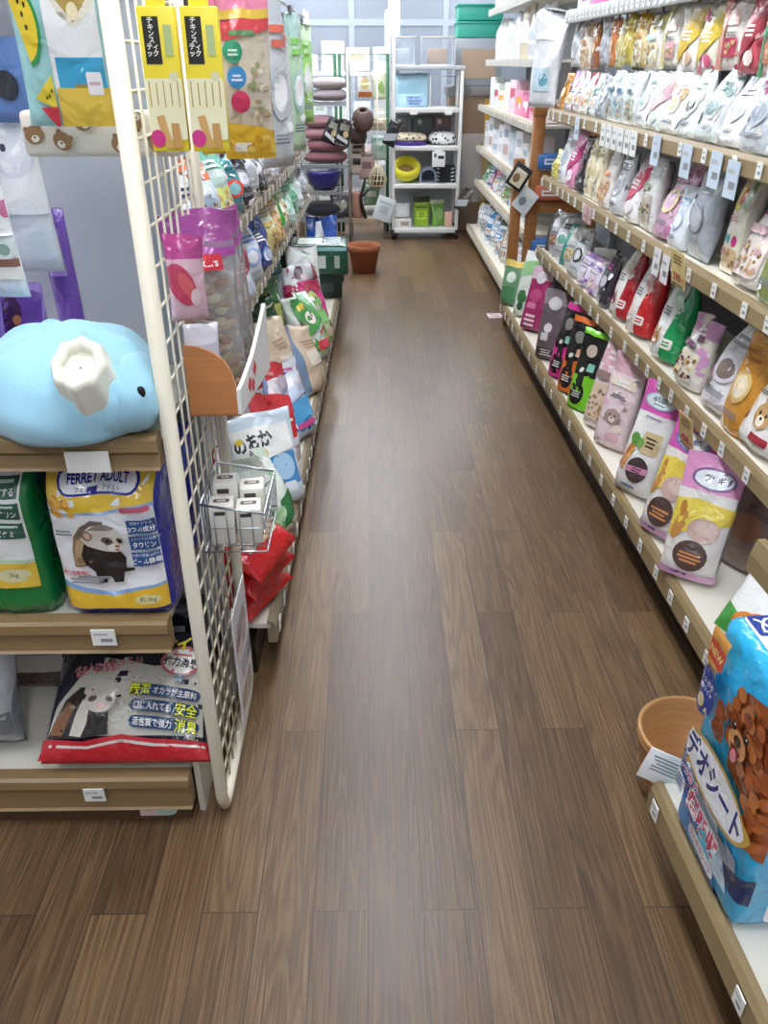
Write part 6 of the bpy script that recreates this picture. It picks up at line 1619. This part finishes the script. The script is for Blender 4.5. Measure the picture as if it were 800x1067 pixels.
# chrome wire rack
rk = empty('wire_rack', 'chrome wire rack at the aisle end holding pink cushions', 'rack', (-.40, 7.45, 0))
for x in (-.22, .215):
    for y in (-.17, .17):
        MB().tube([(x, y, 0), (x, y, 1.46)], .014, CHROME, 10).build('post', rk)
for z in (.2, .42, .632, 1.1):
    b = MB()
    for x in [-.21 + .028 * i for i in range(16)]:
        b.tube([(x, -.17, z - .004), (x, .17, z - .004)], .003, CHROME, 5)
    for y in (-.17, 0, .17):
        b.tube([(-.22, y, z - .01), (.215, y, z - .01)], .005, CHROME, 6)
    b.box(-.22, -.178, z - .03, .215, -.17, z - .002, CHROME)
    b.build('wire_shelf', rk)
PINKC = ['#8f5f68', '#95636c', '#a87a82', '#a57a80']
for i in range(4):
    x = -.40 + (.01 if i < 2 else -.05) + .012 * (i % 2)
    put(cushion(.38 if i < 2 else .26, .28, .095, mat(PINKC[i], 'fabric'), 20 + i), 'pet_cushion', ('dusky pink cushion lowest of the stack on the wire rack', 'dusky pink cushion second in the stack on the wire rack', 'dusky pink cushion third in the stack on the wire rack', 'dusky pink cushion topmost of the stack on the wire rack')[i], 'cushion', x, 7.42, .634 + .09 * i, 0, 0, 'dusky pink cushions')
for i in range(2):
    put(cushion(.3, .26, .09, mat(('#a59a9c', '#b0a4a4')[i], 'fabric'), 30 + i), 'pet_cushion', ('lower grey cushion on the top wire rack shelf', 'upper grey cushion on the top wire rack shelf')[i], 'cushion', -.34, 7.42, 1.102 + .085 * i, 0, 0, 'grey cushions')
put(MB().lathe([(0, 0), (.055, 0), (.06, .01), (.06, .16), (.05, .17), (0, .17)], mat('#3450b4', 'paint'), 20, cap=False).lathe([(.0605, .06), (.0615, .065), (.0615, .1), (.0605, .105)], mat('#c8d4ee', 'paint'), 20, cap=False), 'canister', 'blue canister beside the grey cushions', 'canister', -.555, 7.36, 1.102)
put(MB().lathe([(0, 0), (.09, 0), (.13, .05), (.155, .13), (.16, .155), (.15, .155), (.12, .06), (.08, .015), (0, .012)], mat('#1b1f7a', 'gloss'), 30, cap=False), 'pet_bowl', 'deep blue glossy bowl on the wire rack below the cushions', 'bowl', -.41, 7.40, .421)
put(bag_mb(.2, .18, .1, '#3a3c44', [], [('p', ell(0, .1, .05, .04), '#7a7c66')], 'pouch', K=8, NV=8, seed=960), 'litter_bag', 'dark bag with olive disc beside the deep blue bowl', 'bag', -.26, 7.38, .2, 10, 6)
put(cushion(.34, .28, .12, mat('#23242e', 'fabric'), 35), 'pet_cushion', 'near black cushion on the low wire rack shelf', 'cushion', -.42, 7.44, .202)
for i, (x, z, r, lab) in enumerate(((-.36, .8, 24, 'black hanging pack with tan picture before the pink cushions'), (-.25, .78, 14, 'black and grey hanging pack beside the rack post'))):
    it = [('p', rect(.0, .14, .08, .05), '#8a8a78'), ('p', ell(.02, .09, .025, .025), '#c8b48a'), ('p', [(-.05, .05), (.05, .02), (.05, .05), (-.05, .08)], '#d8d8dc')]
    put(bag_mb(.13, .2, .03, '#1a1b1f', [], it, 'pillow', K=8, NV=10, seed=962 + i, wr=1.5), 'hanging_pack', lab, 'pack', x, 7.235, z, 6, 0, roll=r)

# green framed cage panels
GRN = mat('#17643f', 'paint')
for k, (x0, x1, lab) in enumerate(((-.72, -.305, 'green framed wire cage panel behind the chrome rack'), (-.265, .145, 'green framed wire cage panel between chrome rack and trolley'))):
    o = empty('cage_panel', lab, 'cage panel', ((x0 + x1) / 2, 7.8, 0))
    hw = (x1 - x0) / 2
    MB().tube([(-hw, 0, 0), (-hw, 0, 1.44), (hw, 0, 1.44), (hw, 0, 0)], .014, GRN, 8).build('frame', o)
    b = MB()
    for i in range(1, 14):
        b.tube([(-hw + 2 * hw * i / 14, 0, .05), (-hw + 2 * hw * i / 14, 0, 1.44)], .002, CHROME, 4)
    for i in range(12):
        b.tube([(-hw, .004, .08 + .12 * i), (hw, .004, .08 + .12 * i)], .002, CHROME, 4)
    b.build('wire_grid', o)
GX, GY = -.06, 7.74
it = [('p', rect(0, .02, .12, .04), '#b86a3a'), ('p', ell(0, .1, .04, .05), '#e0c890'), ('p', rect(0, .17, .1, .03), '#f4f2ee')]
put(bag_mb(.13, .2, .03, '#efece6', [], it, 'pillow', K=8, NV=10, seed=970), 'hanging_pack', 'white pack with orange foot hung on the green cage panel', 'pack', -.05, GY, 1.12, 0, 0)
it = [('p', ell(.01, .1, .03, .06, 14, .4), '#9ab86a'), ('p', ell(-.02, .15, .03, .03), '#f0f0c8')]
put(bag_mb(.12, .22, .04, '#dfe4c0', [], it, 'pillow', K=8, NV=10, seed=971, wr=2), 'hanging_pack', 'pale yellow green pack hung by the trolley post', 'pack', .075, GY, 1.1, 0, 0)
b = MB().lathe([(.02, -.01), (.06, .0), (.085, .04), (.095, .085), (.085, .13), (.055, .165), (.035, .172), (.03, .16), (.045, .14), (.06, .09), (.05, .03), (.02, .01)], mat('#6a5650', 'matte'), 26, cap=False, M=Matrix.Rotation(R_(28), 4, 'X'))
put(b, 'bird_nest', 'brown round nest pot with dark opening hung on the cage panel', 'nest pot', -.07, 7.62, .88)
b = MB().lathe([(.02, 0), (.07, .01), (.085, .06), (.075, .11), (.05, .13), (.04, .12), (.06, .06), (.02, .02)], mat('#4b3a36', 'matte'), 24, cap=False)
put(b, 'bird_nest', 'darker brown nest pot hung under the round nest pot', 'nest pot', -.12, 7.64, .76)
# woven nest hung on a cord
o = empty('woven_nest', 'cream woven hanging nest on a white cord by the trolley', 'nest basket', (.055, 7.58, .40))
b = MB()
for k in range(14):
    a = 2 * PI * k / 14
    b.tube([(r * math.cos(a + z * 2), r * math.sin(a + z * 2), z) for r, z in ((.02, 0), (.065, .03), (.08, .075), (.07, .12), (.04, .165), (.012, .2))], .005, mat('#e2d6ba', 'matte'), 5)
for z, r in ((.03, .066), (.075, .081), (.12, .071)):
    b.tube([(r * math.cos(t * PI / 10), r * math.sin(t * PI / 10), z) for t in range(21)], .005, mat('#d6c8a8', 'matte'), 5)
b.build('weave', o)
MB().tube([(0, 0, .2), (0, .02, .62), (0, .21, 1.0)], .005, mat('#eee9df', 'matte'), 6).build('cord', o)
MB().ball((0, 0, .07), .055, mat('#5a4632', 'matte'), (1, 1, 1.1)).build('lining', o)
for i, (x, z, h, w, c, c2, lab) in enumerate(((-.04, .46, .24, .14, '#c9a9a4', '#8a6a66', 'rose brown pack hung below the dark nest pot'), (-.13, .5, .22, .12, '#d8ccc0', '#2a2626', 'cream pack with black print hung beside the rack post'), (.07, .62, .2, .14, '#b9d0c4', '#8fb4a4', 'pale green box shaped pack hung by the trolley post'), (-.12, .68, .1, .14, '#cfc4bc', '#3a3434', 'short cream pack hung at the rack post'), (.06, .86, .1, .16, '#d8ceb4', '#b4a684', 'tan pack on the cage panel next to the nest pot'), (.0, .24, .2, .15, '#7fa888', '#d8e2d6', 'sage green pack hung low on the cage panel'))):
    it = [('p', rect(0, h * .5, w * .6, h * .24), c2), ('p', rect(0, h * .84, w * .7, h * .1), c2)]
    put(bag_mb(w, h, .04, c, [], it, 'pillow', K=8, NV=10, seed=980 + i, wr=1.6), 'hanging_pack', lab, 'pack', x, GY, z, 0, 0)
put(MB().tube([(0, 0, 0), (-.03, .0, .1), (-.045, 0, .17), (-.02, .02, .25), (0, .03, .33)], [.014, .016, .015, .012, .009], mat('#2c201b', 'matte'), 8).tube([(-.045, 0, .17), (.03, .01, .24)], .009, mat('#2c201b', 'matte'), 6), 'perch_branch', 'dark twisted branch perch leaning by the cage panel', 'branch', -.055, 7.56, .155)
put(MB().lathe([(0, 0), (.045, 0), (.05, .02), (.05, .2), (.045, .22), (0, .22)], mat('#b98a78', 'matte'), 20, cap=False), 'canister', 'dusty pink tube standing by the rack post', 'canister', -.13, 7.62, .155)
o = empty('low_stand', 'low pale wood platform at the foot of the cage panel', 'platform', (-.03, 7.6, 0))
MB().box(-.17, -.1, .13, .17, .12, .155, mat('#b7a488', 'wood')).build('board', o)
for x in (-.15, .15):
    for y in (-.08, .1):
        MB().box(x - .012, y - .012, 0, x + .012, y + .012, .13, mat('#6a6460', 'paint')).build('leg', o)
# bucket on the floor
b = MB().lathe([(0, .0), (.085, 0), (.112, .15), (.12, .152), (.124, .2), (.114, .2), (.108, .155), (.08, .012), (0, .012)], mat('#9a5a38', 'matte'), 32, cap=False)
put(b, 'floor_pot', 'terracotta brown pot on the floor beside the green bundle', 'pot', -.06, 6.15, 0)

# pale shelving far behind with white cartons
wsf = empty('storage_shelf', 'white storage shelving far behind the cage panels', 'shelf unit', (-.55, 8.75, 0))
for z in (.1, .5, .9, 1.3):
    MB().box(-.8, -.2, z - .025, .7, .2, z, WHITE).build('shelf', wsf)
for x in (-.8, -.05, .7):
    for y in (-.19, .19):
        MB().box(x - .012, y - .012, 0, x + .012, y + .012, 1.8, WHITE).build('post', wsf)
q = random.Random(8)
k = 0
CN = ['#f2f2f0', '#ece4d6', '#e3e9ea', '#f4f4f4', '#e9dfcc', '#dfe8e2', '#eadbd6']
for zi, z in enumerate((.1, .5, .9, 1.3)):
    x = -1.28
    while x < .05:
        w, h = q.uniform(.12, .22), q.uniform(.14, .28)
        it = [('p', rect(0, h * .6, w * .6, h * .25), q.choice(['#d8c8a8', '#c8d4dc', '#e0b8a8', '#b8ccb8', '#d0d0d4'])), ('p', rect(0, h * .25, w * .7, h * .12), '#fafafa')]
        put(carton_mb(w, h, .22, q.choice(CN), it), 'carton', 'pale carton, number %d from the white column on the %s storage shelf' % (0, ('lowest', 'second', 'third', 'top')[zi]), 'carton', x + w / 2, 8.7, z, 0, 0, 'cartons on the %s storage shelf' % ('lowest', 'second', 'third', 'top')[zi])
        x += w + q.uniform(.015, .05)
        k += 1
for zn in ('lowest', 'second', 'third', 'top'):
    row = sorted([o for o in COL.objects if o.get('group') == 'cartons on the %s storage shelf' % zn], key=lambda o: -o.location.x)
    for i, o in enumerate(row):
        o['label'] = 'pale carton, number %d from the white column on the %s storage shelf' % (i + 1, zn)

# glazed partition at the back
win = MB()
for x in (-2.2, -1.2, -.2, .8, 1.8):
    win.box(x - .03, 9.9, .9, x + .03, 9.95, 2.7, mat('#aab2bc', 'paint'))
for z in (.9, 1.75, 2.6):
    win.box(-2.2, 9.905, z - .03, 1.9, 9.945, z + .03, mat('#aab2bc', 'paint'))
wo = struct(win.build('window_1'))
gl_ = MB().box(-2.2, 9.92, .9, 1.9, 9.93, 2.65, mat('#e6ecf2', 'clear')).build('window_pane', wo)
struct(MB().box(-2.4, 9.88, 0, 2.0, 9.97, .87, mat('#c3c9d0', 'paint')).build('wall_partition'))

# sticker on the floor
m_ = MB().box(-.045, -.05, 0, .045, .05, .0015, mat('#e2d2d4', 'paint'))
decals(m_, [('p', rect(0, .02, .06, .02), '#d8a8b0'), ('p', rect(.0, -.02, .06, .02), '#b8a8b8')], lambda x, z, o: (x, z, .0015 + o), [-.045, .045], [-.05, .05], off0=.0004)
put(m_, 'floor_sticker', 'small pale pink square sticker on the floor before the food gondola', 'sticker', .765, 4.93, .0005, 4)
